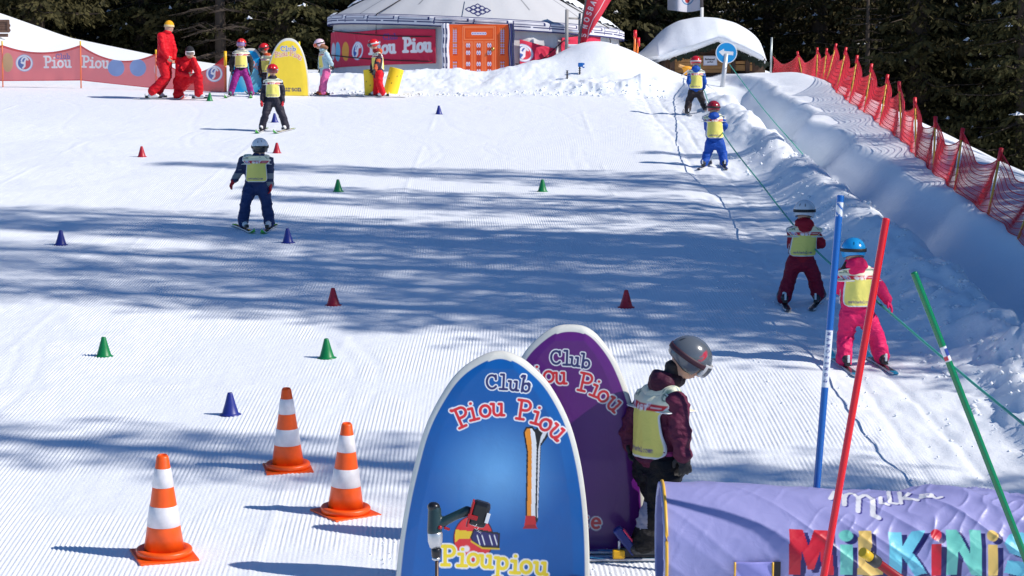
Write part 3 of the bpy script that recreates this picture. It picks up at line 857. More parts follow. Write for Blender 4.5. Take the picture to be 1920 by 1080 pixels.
def boot(parent, an, hd, k, m1, m2, gl):
    """ski boot: shaft, foot shell, sole, buckles; an = ankle (local), gl = local ground height"""
    hd = Vector((hd[0], hd[1], 0)).normalized(); sd = Vector((-hd.y, hd.x, 0)); z = gl + .055
    a = Vector((an.x, an.y, z))
    pr = [cap(a + Vector((0, 0, .05 * k)) - hd * .02 * k, a + Vector((0, 0, .11 * k)) + hd * .01 * k, .052 * k, .050 * k, 0),
          cap(a - hd * .055 * k + Vector((0, 0, .025 * k)), a + hd * .11 * k + Vector((0, 0, .02 * k)), .050 * k, .040 * k, 1),
          cap(a + hd * .02 * k + Vector((0, 0, .06 * k)), a + hd * .10 * k + Vector((0, 0, .03 * k)), .048 * k, .036 * k, 1)]
    me = body_mesh('ski_boot', pr, .009, [m1, m2], 0)
    o = bpy.data.objects.new('ski_boot', me); link(o, parent)
    b = MB(); rot = Matrix((hd, sd, Vector((0, 0, 1)))).transposed()
    b.m(mat('buckle_grey', (.55, .55, .57), .35, .7))
    for i, (fx, fz) in enumerate(((.075, .055), (.045, .085), (.03, .12))):
        b.box(a + hd * fx * k + Vector((0, 0, fz * k)), (.016 * k, .10 * k, .010 * k), rot, .003)
    b.build('buckle', None, o)
    s = MB(); s.m(mat('binding_black', (.02, .02, .022), .4))
    g = Vector((a.x, a.y, gl + .03))
    s.box(g + hd * .165 * k + Vector((0, 0, .022)), (.07 * k, .055 * k, .045), rot, .008)
    s.box(g - hd * .12 * k + Vector((0, 0, .03)), (.08 * k, .05 * k, .06), rot, .008)
    s.box(g + Vector((0, 0, .006)), (.34 * k, .05 * k, .014), rot, .003)
    s.m(mat('binding_lever', (.75, .75, .76), .4))
    s.box(g - hd * .165 * k + Vector((0, 0, .065)), (.014 * k, .024 * k, .07), rot, .004)
    s.build('binding', None, parent)

PEOPLE = []
def person(label, foot, J, face, headup, headfwd, jacket, pants, glove_m=None, kid=True, k=1.0, S=1.0, voxel=.009, arm_col=None, hood=None,
           heads=None, helm=None, bibs=(True, True), ski_specs=(), boots=None, hat=None, hair=None, mitt=False, wr=.009, hem=.0, fat=1.0, pattern=None, gogg=None,
           handn=None, ground=None, hood_up=0.0, collar=None, bibwide=1.0, bib_drop=.86, leg=1.0, group=None, extra=None, panel=None, shin=None, curl=.5, head_r=.092, flare=1.0):
    """J maps joint -> (px, py, extra depth in m); joints with a/b are image-left / image-right"""
    g, D = G(*foot)
    if ground is not None: D = D + ground; g = W(foot[0], foot[1], D); g.z = gz(g.x, g.y)
    loc = g.copy()
    P = {}
    for n, (x, y, d) in J.items(): P[n] = W(x, y, D + d) - loc
    fw = Vector((face[0], face[1], 0)).normalized(); rt = fw.cross(Vector((0, 0, 1)))
    hu = Vector(headup).normalized(); hf = Vector(headfwd).normalized()
    mats_ = [jacket, pants, SKIN, hood or jacket, arm_col or jacket, collar or hood or jacket, panel or jacket, shin or pants]
    s = S
    pr = []
    shm = (P['sa'] + P['sb']) / 2; hpm = (P['ha'] + P['hb']) / 2
    nk = P['nk'] if 'nk' in P else shm + Vector((0, 0, .05 * s))
    # torso
    pr += [cap(shm.lerp(hpm, .12), hpm.lerp(shm, .18), .105 * s * fat, .108 * s * fat, 0)]
    pr += [cap(P['sa'].lerp(shm, .38).lerp(hpm, .12), P['ha'].lerp(hpm, .15).lerp(shm, .16), .082 * s * fat, .090 * s * fat, 0),
           cap(P['sb'].lerp(shm, .38).lerp(hpm, .12), P['hb'].lerp(hpm, .15).lerp(shm, .16), .082 * s * fat, .090 * s * fat, 0)]
    pr += [cap(P['sa'].lerp(shm, .15), P['sb'].lerp(shm, .15), .062 * s, .062 * s, 4)]
    if hem: pr += [cap(hpm.lerp(shm, .1), hpm + (hpm - shm).normalized() * hem * s, .112 * s * fat, .125 * s * fat, 0)]
    torso = list(pr)
    pr += [cap(P['ha'] - Vector((0, 0, .03 * s)), P['hb'] - Vector((0, 0, .03 * s)), .088 * s * fat * leg, .088 * s * fat * leg, 1)]
    # neck, head with nose, chin and ears
    hc = P['hd']; r = head_r * k
    A = frame_axes(hu, hf)
    pr += [cap(nk - Vector((0, 0, .02)), hc - hu * r * .5, .045 * k, .045 * k, 2)]
    pr += [ell(hc, r * .86, r * 1.0, r * 1.12, 2, A), ell(hc - hu * r * .55 + hf * r * .35, r * .62, r * .6, r * .55, 2, A),
           cap(hc + hf * r * .95 - hu * r * .02, hc + hf * r * 1.12 - hu * r * .28, .010 * k, .017 * k, 2)]
    for q in (-1, 1): pr.append(ell(hc + A @ Vector((q * r * .86, -.05 * r, -.1 * r)), r * .10, r * .2, r * .3, 2, A))
    if collar or hood:
        pr += [ell(nk + Vector((0, 0, .012 * k)), .085 * k, .085 * k, .05 * k, 5)]
    if hood:
        hb = nk - fw * .06 * k
        pr += [ell(hb + Vector((0, 0, .0)), .098 * k, .07 * k, .065 * k, 3, frame_axes(Vector((0, 0, 1)), fw)), ell(hb - Vector((0, 0, .05 * k)) - fw * .012, .07 * k, .045 * k, .06 * k, 3, frame_axes(Vector((0, 0, 1)), fw))]
    # arms
    hands = []
    for sd_, q in (('a', -1), ('b', 1)):
        sh, el, ha = P['s' + sd_], P['e' + sd_], P['w' + sd_]
        d = (ha - el).normalized(); wr_ = ha - d * .045 * k
        am = 4
        pr += [cap(sh, el, .062 * s, .053 * s, am), cap(el, wr_, .053 * s, .042 * s, am)]
        nn = Vector(handn[sd_]) if handn and sd_ in handn else (fw * .4 + rt * (-q if rt.x > 0 else q) * .9)
        hp = hand_prims(wr_, d, nn, q, k * .95, 0, curl, mitt)
        if glove_m is None: pr += [(a_[0], a_[1], a_[2], a_[3], a_[4], 2) for a_ in hp]
        else: hands.append((hp + [cap(wr_ - d * .035 * k, wr_ + d * .01 * k, .040 * s, .034 * k, 0)], sd_))
    # legs
    for sd_ in 'ab':
        h, kn, an = P['h' + sd_], P['k' + sd_], P['n' + sd_]
        pr += [cap(h, kn, .090 * s * leg, .070 * s * leg, 1), cap(kn, an, .070 * s * leg, .068 * s * leg * flare, 1)]
    if extra: pr += extra(P, s, k, fw, rt)
    me = body_mesh('person', pr, voxel, mats_, wr, len(PEOPLE) * 7 + 3, (SKIN,), pattern)
    o = bpy.data.objects.new('person', me); link(o, None, loc)
    tag(o, label, 'person', group)
    PEOPLE.append(o)
    for hp, sd_ in hands:
        gm = body_mesh('glove', hp, .0055 if k < 1.3 else .007, [glove_m], 0.0)
        link(bpy.data.objects.new('glove', gm), o)
    if helm: helmet(o, hc + hu * .012 * k, hu, hf, helm.get('k', 1) * k, helm['col'], loc, helm.get('strap', (.02, .02, .02)), helm.get('frame', (.75, .75, .78)), helm.get('lens', (.02, .02, .03)), helm.get('deco'))
    if hat:
        A2 = A
        def hfn(U, V):
            ph = U * 2 * PI; th = np.radians(V * 92)
            q = np.stack([np.sin(th) * np.sin(ph) * r * 1.03, np.sin(th) * np.cos(ph) * r * 1.14, np.cos(th) * r * 1.36 - .0], 1)
            return q @ np.array(A2).T + np.array(hc + hu * .01)
        def hpnt(U, V):
            q = np.empty((len(U), 3)); q[:] = hat[0]; q[V > .8] = hat[1]; return q
        sheet('knitted_hat', hfn, np.linspace(0, 1, 40), np.linspace(.001, 1, 18), hpnt, paint_mat('wool_print', .9, bump=.8, scale=90), o, thick=.008)
    if gogg:
        ht = empty_free = None
        def gfn(U, V):
            ph = np.radians(U); th = np.radians(V)
            q = np.stack([np.sin(th) * np.sin(ph) * r * 1.12, np.sin(th) * np.cos(ph) * r * 1.28, np.cos(th) * r * 1.25], 1)
            return q @ np.array(A).T + np.array(hc)
        def gp(U, V):
            q = np.empty((len(U), 3)); q[:] = gogg[0]; q[(np.abs(U) < 44) & (V > 74) & (V < 100)] = gogg[1]; return q
        sheet('goggles', gfn, np.linspace(-62, 62, 40), np.linspace(66, 106, 18), gp, GLOSS, o, thick=.018)
    # mouth and eyes
    f = MB(); f.m(mat('lips', (.38, .13, .11), .5)); f.sphere(hc + hf * r * .93 - hu * r * .62, .011 * k, (1.6, .5, .45), A, 10); f.build('mouth', None, o)
    if not helm and not gogg:
        for q in (-1, 1):
            f = MB(); f.m(mat('eye', (.03, .02, .02), .2)); f.sphere(hc + hf * r * .88 + A @ Vector((q * r * .36, 0, r * .02)), .008 * k, n=10); f.build('eye', None, o)
    if hair:
        col, pts = hair
        hm = mat('hair_%d' % len(PEOPLE), col, .6, bump=.8, scale=50)
        hpz = [cap(W(x0, y0, D + d0) - loc, W(x1, y1, D + d1) - loc, r0, r1, 0) for (x0, y0, d0, x1, y1, d1, r0, r1) in pts]
        link(bpy.data.objects.new('hair', body_mesh('hair', hpz, .008, [hm], .010, 4)), o)
    if any(bibs):
        tm = fuse(torso, .02, 4); bm = bmesh.new(); bm.from_mesh(tm); bvh = BVHTree.FromBMesh(bm)
        bib(o, bvh, shm + (shm - hpm).normalized() * .055 * s, hpm, rt, fw, s * 1.0, len(PEOPLE), bibs[0], bibs[1], bib_drop, bibwide); bm.free()
    if boots:
        for i, sd_ in enumerate('ab'):
            an = P['n' + sd_]; hd = ski_specs[i]['hd'] if ski_specs else face
            gl = gz(loc.x + an.x, loc.y + an.y) - loc.z
            if ski_specs and ski_specs[i].get('off'): continue
            boot(o, an, hd, .86 * k, boots[0], boots[1], gl)
    for i, sp in enumerate(ski_specs):
        an = P['n' + 'ab'[i]] + loc
        if not sp.get('noski'): ski(o, an, sp['hd'], gz, sp.get('L', 1.0), sp.get('cols', ((.05, .05, .06), (.3, .3, .3))), sp.get('tip', lin(90, 200, 60)), sp.get('shift', 0))
    return o, P, D, loc

JK = lambda n, r, g, b: cloth(n, lin(r, g, b))
BLACKG = mat('black_glove', (.015, .015, .018), .6, bump=.4)
REDG = mat('red_glove', lin(190, 20, 40), .6, bump=.4)
WBOOT = mat('white_boot', (.7, .7, .7), .3); RBOOT = mat('red_boot', lin(180, 25, 35), .3); DBOOT = mat('dark_boot', (.03, .03, .035), .35)
OBOOT = mat('orange_boot', lin(200, 90, 30), .35); GBOOT = mat('teal_boot', lin(70, 110, 115), .35); BBOOT = mat('blue_boot', lin(30, 60, 140), .35)

# 1 child with white helmet coming down the piste
def arms_grey(ce, pi):
    m = (pi == 4) & (np.abs(ce[:, 0]) > .0) & ((ce[:, 2] * 9 % 1) < .62) & (ce[:, 2] < .78)
    pi = pi.copy(); pi[m] = 3; return pi
person('child skier with white helmet, navy suit and red gloves gliding down mid slope', (478, 431), {
    'hd': (487.5, 277, 0), 'nk': (486, 294, 0), 'sa': (457, 301, 0), 'sb': (505, 302, 0), 'ea': (450, 321, -.02), 'eb': (506, 323, 0), 'wa': (436, 343, -.06), 'wb': (507, 352, -.05),
    'ha': (470, 350, 0), 'hb': (492, 350, 0), 'ka': (460, 382, -.10), 'kb': (500, 382, -.08), 'na': (456, 417, 0), 'nb': (505, 416, 0)},
    (0.1, -1), (0, -.18, 1), (.12, -1, -.35), JK('navy_jacket', 38, 50, 92), JK('navy_pants', 34, 52, 96), REDG, k=1.0, S=1.0, voxel=.010,
    hood=JK('grey_panel', 120, 125, 130), collar=JK('navy_jacket', 38, 50, 92), arm_col=JK('navy_jacket2', 45, 55, 85), helm={'col': (.72, .75, .78), 'frame': (.02, .02, .02), 'lens': (.012, .012, .015)},
    bibs=(True, True), boots=(RBOOT, WBOOT), ski_specs=({'hd': (.42, -.9), 'shift': .0, 'L': .85, 'cols': ((.04, .04, .05), (.7, .7, .7))}, {'hd': (-.10, -1), 'shift': .0, 'L': .85, 'cols': ((.04, .04, .05), (.7, .7, .7))}), pattern=arms_grey)
# 2 child in dark suit, red helmet
person('child skier with red helmet, black suit and red mittens in a wide wedge', (515, 246), {
    'hd': (511, 132, 0), 'nk': (511, 147, 0), 'sa': (500, 154.5, 0), 'sb': (524, 155, 0), 'ea': (494.5, 170, 0), 'eb': (530, 170, 0), 'wa': (491, 193, -.05), 'wb': (529.5, 194, -.05),
    'ha': (505.5, 189, 0), 'hb': (519, 189, 0), 'ka': (497.5, 216, -.08), 'kb': (529, 216, -.08), 'na': (491.5, 238, 0), 'nb': (536, 236, 0)},
    (0, -1), (0, -.1, 1), (0, -1, -.3), JK('black_jacket', 42, 40, 52), JK('black_pants', 46, 44, 56), REDG, k=1.0, S=1.0, voxel=.011, mitt=True,
    collar=JK('black_jacket', 42, 40, 52), helm={'col': lin(205, 20, 25), 'frame': lin(120, 20, 25), 'lens': lin(90, 20, 30), 'strap': (.3, .3, .3)},
    boots=(RBOOT, WBOOT), ski_specs=({'hd': (-.10, -1)}, {'hd': (-.32, -1), 'shift': .05}))
# 3 child in purple pants
person('child skier with red helmet, black jacket and purple trousers facing the camera', (453, 181), {
    'hd': (452.5, 83, 0), 'nk': (453, 94, 0), 'sa': (440.5, 101, 0), 'sb': (464, 101, 0), 'ea': (434, 118, 0), 'eb': (471, 117, 0), 'wa': (434.5, 136, -.05), 'wb': (471, 136, -.05),
    'ha': (447, 133, 0), 'hb': (458, 133, 0), 'ka': (439.5, 152, -.06), 'kb': (465, 152, -.06), 'na': (433.5, 173, 0), 'nb': (471, 173.5, 0)},
    (.05, -1), (0, 0, 1), (.05, -1, -.05), JK('charcoal_jacket', 38, 38, 42), JK('purple_pants', 148, 40, 128), BLACKG, k=1.05, S=1.05, voxel=.012,
    hood=JK('grey_fur', 170, 165, 165), helm={'col': lin(215, 45, 35), 'frame': lin(120, 80, 150), 'lens': lin(150, 130, 170)},
    boots=(GBOOT, GBOOT), ski_specs=({'hd': (-.15, -1)}, {'hd': (.1, -1)}))
# 4 child behind the yellow board
person('child skier with red helmet mostly hidden behind the yellow club board', (503, 178), {
    'hd': (495, 91, 0), 'nk': (501, 104, 0), 'sa': (492, 110, 0), 'sb': (514, 110, 0), 'ea': (488, 125, 0), 'eb': (520, 125, 0), 'wa': (489, 140, -.05), 'wb': (520, 142, -.05),
    'ha': (497, 142, 0), 'hb': (509, 142, 0), 'ka': (496, 158, 0), 'kb': (510, 158, 0), 'na': (496, 172, 0), 'nb': (511, 172, 0)},
    (-.8, -.6), (-.25, -.1, 1), (-.8, -.6, -.45), JK('dark_red_jacket', 60, 45, 50), JK('black_pants', 46, 44, 56), BLACKG, k=1.0, S=1.0, voxel=.012, ground=.55,
    collar=JK('orange_hood', 200, 80, 40), helm={'col': lin(205, 30, 30), 'frame': lin(30, 20, 20), 'lens': (.02, .02, .02)},
    boots=(DBOOT, DBOOT), ski_specs=({'hd': (-.8, -.6)}, {'hd': (-.8, -.6)}))
RJ = JK('instructor_red_jacket', 208, 6, 28); RP = JK('instructor_red_trousers', 198, 6, 28)
# 5 standing instructor
person('ski instructor in red suit and yellow hat standing and looking away', (296, 186), {
    'hd': (317, 51, 0), 'nk': (313, 62, 0), 'sa': (302, 68, -.10), 'sb': (318, 69, .16), 'ea': (305, 92, -.22), 'eb': (326, 92, .2), 'wa': (316, 110, -.2), 'wb': (325, 113, .15),
    'ha': (304, 111, -.09), 'hb': (312, 111, .09), 'ka': (311, 145, -.08), 'kb': (314, 143, .14), 'na': (286, 171, -.1), 'nb': (296, 171, .15)},
    (1, -.15), (.05, 0, 1), (.55, .8, .0), RJ, RP, None, k=1.22, S=1.42, voxel=.012, collar=RJ, hat=(lin(250, 175, 20), lin(225, 200, 150)), head_r=.088,
    bibs=(False, False), boots=(RBOOT, WBOOT), ski_specs=({'hd': (1, -.05), 'L': 1.15, 'shift': .1, 'tip': (.02, .02, .02), 'cols': ((.03, .03, .03), (.4, .05, .05))}, {'hd': (1, -.05), 'L': 1.15, 'shift': .1, 'tip': (.02, .02, .02), 'cols': ((.03, .03, .03), (.4, .05, .05))}), hem=.06, flare=1.1, curl=.8)
# 6 kneeling instructor
def kneel(P, s, k, fw, rt):
    kn = P['ka']
    return [cap(kn, kn + Vector((-.05, .36, .02)), .09 * s, .07 * s, 1)]
person('ski instructor in red suit and black cap kneeling with hand at chin', (352, 186), {
    'hd': (356, 99, -.12), 'nk': (351, 111, -.05), 'sa': (335, 115, 0), 'sb': (361, 117, -.03), 'ea': (336, 137, -.16), 'eb': (371, 133, -.34), 'wa': (357, 141, -.28), 'wb': (361, 108.5, -.30),
    'ha': (335, 152, .08), 'hb': (347, 152, .08), 'ka': (335, 178, -.02), 'kb': (372, 145, -.36), 'na': (336, 180, .3), 'nb': (373, 175, -.24)},
    (.25, -1), (.0, -.2, 1), (.2, -1, -.25), RJ, RP, None, k=1.22, S=1.42, voxel=.012, collar=RJ, hat=((.012, .012, .016), (.012, .012, .016)), head_r=.088,
    gogg=((.75, .72, .7), lin(120, 100, 90)), bibs=(False, False), boots=(WBOOT, WBOOT), ski_specs=({'hd': (.2, 1), 'noski': 1, 'off': 1}, {'hd': (1, -.35), 'noski': 1}), extra=kneel, hem=.05, curl=1.1,
    handn={'b': (-.3, .9, .1)})
# 7 child in pink trousers
person('child skier with white and pink helmet, pale blue jacket and pink trousers in profile', (605, 181), {
    'hd': (599, 83, 0), 'nk': (606, 94, 0), 'sa': (604, 101, .14), 'sb': (612, 102, -.14), 'ea': (600, 118, .18), 'eb': (618, 113, -.2), 'wa': (600, 130, .18), 'wb': (623.5, 124, -.17),
    'ha': (608, 134, .07), 'hb': (612, 134, -.07), 'ka': (606, 153, .08), 'kb': (608, 153, -.08), 'na': (603, 171.5, .09), 'nb': (607, 172.5, -.09)},
    (-1, -.25), (-.3, 0, 1), (-1, -.2, -.4), JK('pale_blue_jacket', 175, 205, 215), JK('pink_pants', 232, 110, 165), BLACKG, k=1.0, S=1.05, voxel=.012,
    collar=JK('pale_blue_jacket', 175, 205, 215), helm={'col': lin(235, 205, 215), 'frame': lin(230, 110, 60), 'lens': lin(200, 70, 50)}, hair=(lin(150, 100, 70), [(604, 86, -.05, 611, 89, -.06, .06, .045)]),
    bibs=(True, True), boots=(OBOOT, OBOOT), ski_specs=({'hd': (-1, -.02), 'L': .85, 'tip': lin(200, 100, 120), 'cols': ((.3, .25, .25), (.5, .5, .5))}, {'hd': (-1, .0), 'L': .85, 'shift': -.15, 'tip': lin(200, 100, 120), 'cols': ((.3, .25, .25), (.5, .5, .5))}), hem=.03)
# 8 child in red trousers
def patch(ce, pi):
    v = _h(np.floor(ce[:, 0] * 14 + ce[:, 2] * 4), np.floor(ce[:, 2] * 13 + ce[:, 1] * 9), 3)
    q = pi.copy(); q[(pi == 4) & (v < .28)] = 3; q[(pi == 0) & (v > .75)] = 5; return q
person('child skier with red helmet, patchwork jacket and bright red trousers by yellow mats', (708, 182), {
    'hd': (700.5, 83.5, 0), 'nk': (706, 96, 0), 'sa': (704, 104, .13), 'sb': (711, 105, -.14), 'ea': (699, 120, .16), 'eb': (706, 122, -.2), 'wa': (697, 133, .05), 'wb': (702, 134, -.28),
    'ha': (708, 137, .07), 'hb': (711, 137, -.07), 'ka': (707, 157, .08), 'kb': (711, 157, -.09), 'na': (705, 174, .08), 'nb': (718, 174, -.09)},
    (-1, -.3), (-.2, 0, 1), (-1, -.25, -.15), JK('patch_dark', 60, 40, 55), JK('red_pants', 222, 18, 36), BLACKG, k=1.0, S=1.05, voxel=.012,
    hood=JK('patch_orange', 200, 90, 50), collar=JK('patch_red', 150, 30, 40), helm={'col': lin(215, 25, 25), 'frame': (.03, .03, .03), 'lens': lin(90, 90, 110), 'strap': (.6, .6, .6)},
    bibs=(True, True), boots=(DBOOT, WBOOT), ski_specs=({'hd': (-1, -.02), 'shift': .12, 'tip': (.03, .03, .03), 'cols': ((.04, .04, .04), (.5, .5, .5))}, {'hd': (-1, .02), 'shift': -.05, 'tip': (.03, .03, .03), 'cols': ((.04, .04, .04), (.5, .5, .5))}), pattern=patch, hem=.02)
# 9-12 children on the tow line
person('small child in blue hooded jacket and dark trousers highest on the tow line', (1303, 213), {
    'hd': (1304.5, 116, 0), 'nk': (1304.5, 129, 0), 'sa': (1294.5, 137, 0), 'sb': (1316, 137, 0), 'ea': (1292, 153, -.05), 'eb': (1320.5, 154, .0), 'wa': (1296, 163, .15), 'wb': (1319, 167, .1),
    'ha': (1298.5, 173, 0), 'hb': (1310, 173, 0), 'ka': (1291.5, 190, .05), 'kb': (1317, 190, .05), 'na': (1289, 206, 0), 'nb': (1325, 206, 0)},
    (.05, 1), (0, 0, 1), (-.25, 1, -.1), JK('bright_blue', 30, 85, 175), JK('brown_black_pants', 50, 42, 44), BLACKG, k=1.0, S=1.0, voxel=.011,
    hood=JK('bright_blue', 30, 85, 175), helm={'col': lin(200, 25, 35), 'frame': (.6, .6, .6), 'strap': (.6, .5, .5)},
    boots=(WBOOT, DBOOT), ski_specs=({'hd': (-.1, 1), 'L': .9, 'tip': (.4, .4, .42)}, {'hd': (.1, 1), 'L': .9, 'tip': (.4, .4, .42)}), group=None)
person('small child in all blue snowsuit with red helmet holding the tow rope', (1340, 314), {
    'hd': (1338, 203, 0), 'nk': (1337.5, 218, 0), 'sa': (1326, 223, 0), 'sb': (1351, 223, 0), 'ea': (1326, 240, .06), 'eb': (1359, 237, .0), 'wa': (1338, 246, .22), 'wb': (1353, 245, .12),
    'ha': (1333, 267, 0), 'hb': (1347, 267, 0), 'ka': (1327, 287, .05), 'kb': (1355, 287, .05), 'na': (1321, 304, 0), 'nb': (1357.5, 304, 0)},
    (-.12, 1), (0, 0, 1), (-.05, 1, -.15), JK('royal_blue', 20, 75, 170), JK('royal_blue', 20, 75, 170), JK('blue_glove', 25, 50, 110), k=1.0, S=1.02, voxel=.010,
    hood=JK('royal_blue', 20, 75, 170), helm={'col': lin(150, 25, 40), 'frame': (.1, .1, .1), 'strap': (.02, .02, .02)},
    boots=(RBOOT, DBOOT), ski_specs=({'hd': (.35, 1), 'L': .85, 'tip': (.03, .03, .05)}, {'hd': (0, 1), 'L': .85, 'tip': (.03, .03, .05)}))
person('child in dark red suit with white helmet holding the tow rope', (1508, 574), {
    'hd': (1508.5, 398, 0), 'nk': (1507, 419, 0), 'sa': (1488, 436, 0), 'sb': (1527, 436, 0), 'ea': (1484, 458, .10), 'eb': (1538, 456, .06), 'wa': (1500, 468, .28), 'wb': (1524, 461, .22),
    'ha': (1492, 490, 0), 'hb': (1512, 490, 0), 'ka': (1479, 524, .06), 'kb': (1528, 522, .06), 'na': (1470, 559, 0), 'nb': (1533, 553, 0.1)},
    (-.05, 1), (0, 0, 1), (.35, 1, -.15), JK('crimson', 150, 22, 42), JK('crimson_pants', 132, 20, 46), BLACKG, k=1.02, S=1.02, voxel=.009,
    hood=JK('crimson', 150, 22, 42), helm={'col': (.68, .70, .73), 'frame': (.05, .05, .05), 'strap': (.015, .015, .015)},
    boots=(WBOOT, DBOOT), ski_specs=({'hd': (.02, 1), 'L': .9, 'tip': (.04, .04, .05)}, {'hd': (.3, 1), 'L': .9, 'tip': (.04, .04, .05)}), fat=.97, hem=.0)
def bluedeco(p):
    for cx, cy in ((5.2, .5), (5.4, .42), (.9, .5)): p.ell(cx, cy, .22, .07, (.75, .8, .85))
person('child in pink suit with bright blue helmet holding the tow rope nearest the camera', (1616, 690), {
    'hd': (1600, 472, 0), 'nk': (1602, 496, 0), 'sa': (1582, 516, 0), 'sb': (1631, 516, 0), 'ea': (1574, 540, .10), 'eb': (1652, 545, .02), 'wa': (1592, 560, .25), 'wb': (1668, 571, .0),
    'ha': (1594, 587, 0), 'hb': (1619, 587, 0), 'ka': (1586, 628, .06), 'kb': (1643, 628, .06), 'na': (1583, 674, 0), 'nb': (1652, 668, .08)},
    (-.18, 1), (0, 0, 1), (-.15, 1, -.12), JK('hot_pink', 225, 30, 95), JK('hot_pink_pants', 222, 34, 98), JK('pink_glove', 225, 30, 95), k=1.02, S=1.04, voxel=.008,
    hood=JK('hot_pink', 225, 30, 95), helm={'col': lin(30, 150, 215), 'frame': (.02, .02, .02), 'strap': (.015, .015, .018), 'deco': bluedeco},
    boots=(WBOOT, DBOOT), ski_specs=({'hd': (-.12, 1), 'L': .9, 'tip': lin(40, 150, 190)}, {'hd': (-.15, 1), 'L': .9, 'tip': lin(40, 150, 190)}), fat=.97, hair=(lin(60, 40, 35), [(1588, 495, -.02, 1578, 512, -.03, .025, .02)]))
# 13 near child in profile
def silver(p):
    rd = lin(190, 30, 50)
    for dx, dy in ((0, 0), (.12, .03), (-.12, .02), (.05, -.07), (-.05, .07), (.2, .06), (-.04, -.02)):
        p.ring(1.15 + dx, .50 + dy, .055, .03, rd)
        p.ring(5.13 + dx, .50 + dy, .055, .03, rd)
def near_pat(ce, pi):
    q = pi.copy()
    q[(pi == 1) & (ce[:, 2] < .38) & (ce[:, 2] > .22) & (ce[:, 0] < -.035) & (ce[:, 1] < .05)] = 7
    q[(pi == 0) & (ce[:, 2] < .70) & (ce[:, 0] > .08)] = 6
    e = (pi == 4) & (ce[:, 0] > .335) & (((ce[:, 2] > .94) & (ce[:, 2] < 1.10)) | ((ce[:, 2] > .72) & (ce[:, 2] < .82)))
    q[e] = 6
    return q
def fur(P, s, k, fw, rt):
    n = P['nk']
    return [cap(n + Vector((-.02, .02, .02)), n + Vector((-.16, -.02, -.10)), .065, .05, 5), cap(n + Vector((-.17, -.06, -.09)), n + Vector((-.15, -.05, -.22)), .05, .035, 0), cap(n + Vector((.03, -.03, .0)), n + Vector((-.08, -.05, -.13)), .055, .06, 0)]
NC = person('older child in burgundy jacket and silver helmet looking down beside the boards', (1222, 1052), {
    'hd': (1291, 673, -.02), 'nk': (1256, 716, 0), 'sa': (1212, 750, .17), 'sb': (1268, 755, -.15), 'ea': (1182, 806, .20), 'eb': (1274, 812, -.20), 'wa': (1184, 846, .16), 'wb': (1283, 866, -.20),
    'ha': (1220, 874, .07), 'hb': (1250, 874, -.06), 'ka': (1242, 942, .12), 'kb': (1236, 942, -.05), 'na': (1258, 1018, .14), 'nb': (1208, 1012, -.02)},
    (.88, .48), (.55, -.1, .82), (.74, .15, -.68), JK('burgundy_jacket', 96, 36, 62), JK('black_ski_pants', 14, 13, 17), BLACKG, k=1.10, S=1.22, voxel=.0075,
    hood=JK('plum_hood', 70, 26, 48), panel=JK('magenta_panel', 165, 60, 120), shin=JK('grey_shin', 150, 150, 165), collar=JK('dark_plum', 40, 20, 30), helm={'col': (.10, .115, .135), 'frame': (.55, .55, .55), 'strap': lin(60, 25, 40), 'lens': (.05, .05, .05), 'deco': silver, 'k': 1.02},
    bibs=(True, True), boots=(DBOOT, DBOOT), ski_specs=({'hd': (1, .0), 'L': 1.15, 'shift': -.05, 'tip': lin(30, 60, 140), 'cols': (lin(70, 165, 210), lin(25, 40, 90))}, {'hd': (1, .02), 'L': 1.15, 'shift': -.05, 'tip': lin(30, 60, 140), 'cols': (lin(70, 165, 210), lin(25, 40, 90))}),
    pattern=near_pat, hem=.0, wr=.013, hair=(lin(35, 22, 20), [(1262, 690, -.02, 1244, 722, -.04, .05, .05)]), curl=.8, bib_drop=.88, fat=1.0)
# blue heel piece and yellow block on the tail of the near ski
a_ = NC[1]['nb']
hb_ = MB(); hb_.m(mat('heel_blue', lin(28, 45, 120), .35)); rt_ = Matrix.Rotation(R(-38), 3, 'Y')
hb_.box(a_ + Vector((-.115, 0, -.005)), (.06, .06, .20), rt_, .012)
hb_.m(mat('heel_pink', lin(220, 40, 90), .4)); hb_.box(a_ + Vector((-.085, -.005, .01)), (.012, .05, .15), rt_, .004)
hb_.build('binding_heel', None, NC[0])
hy_ = MB(); hy_.m(mat('heel_yellow', lin(240, 180, 20), .4)); hy_.box(a_ + Vector((-.16, -.02, -.085)), (.075, .06, .055), None, .008); hy_.build('binding_brake', None, NC[0])

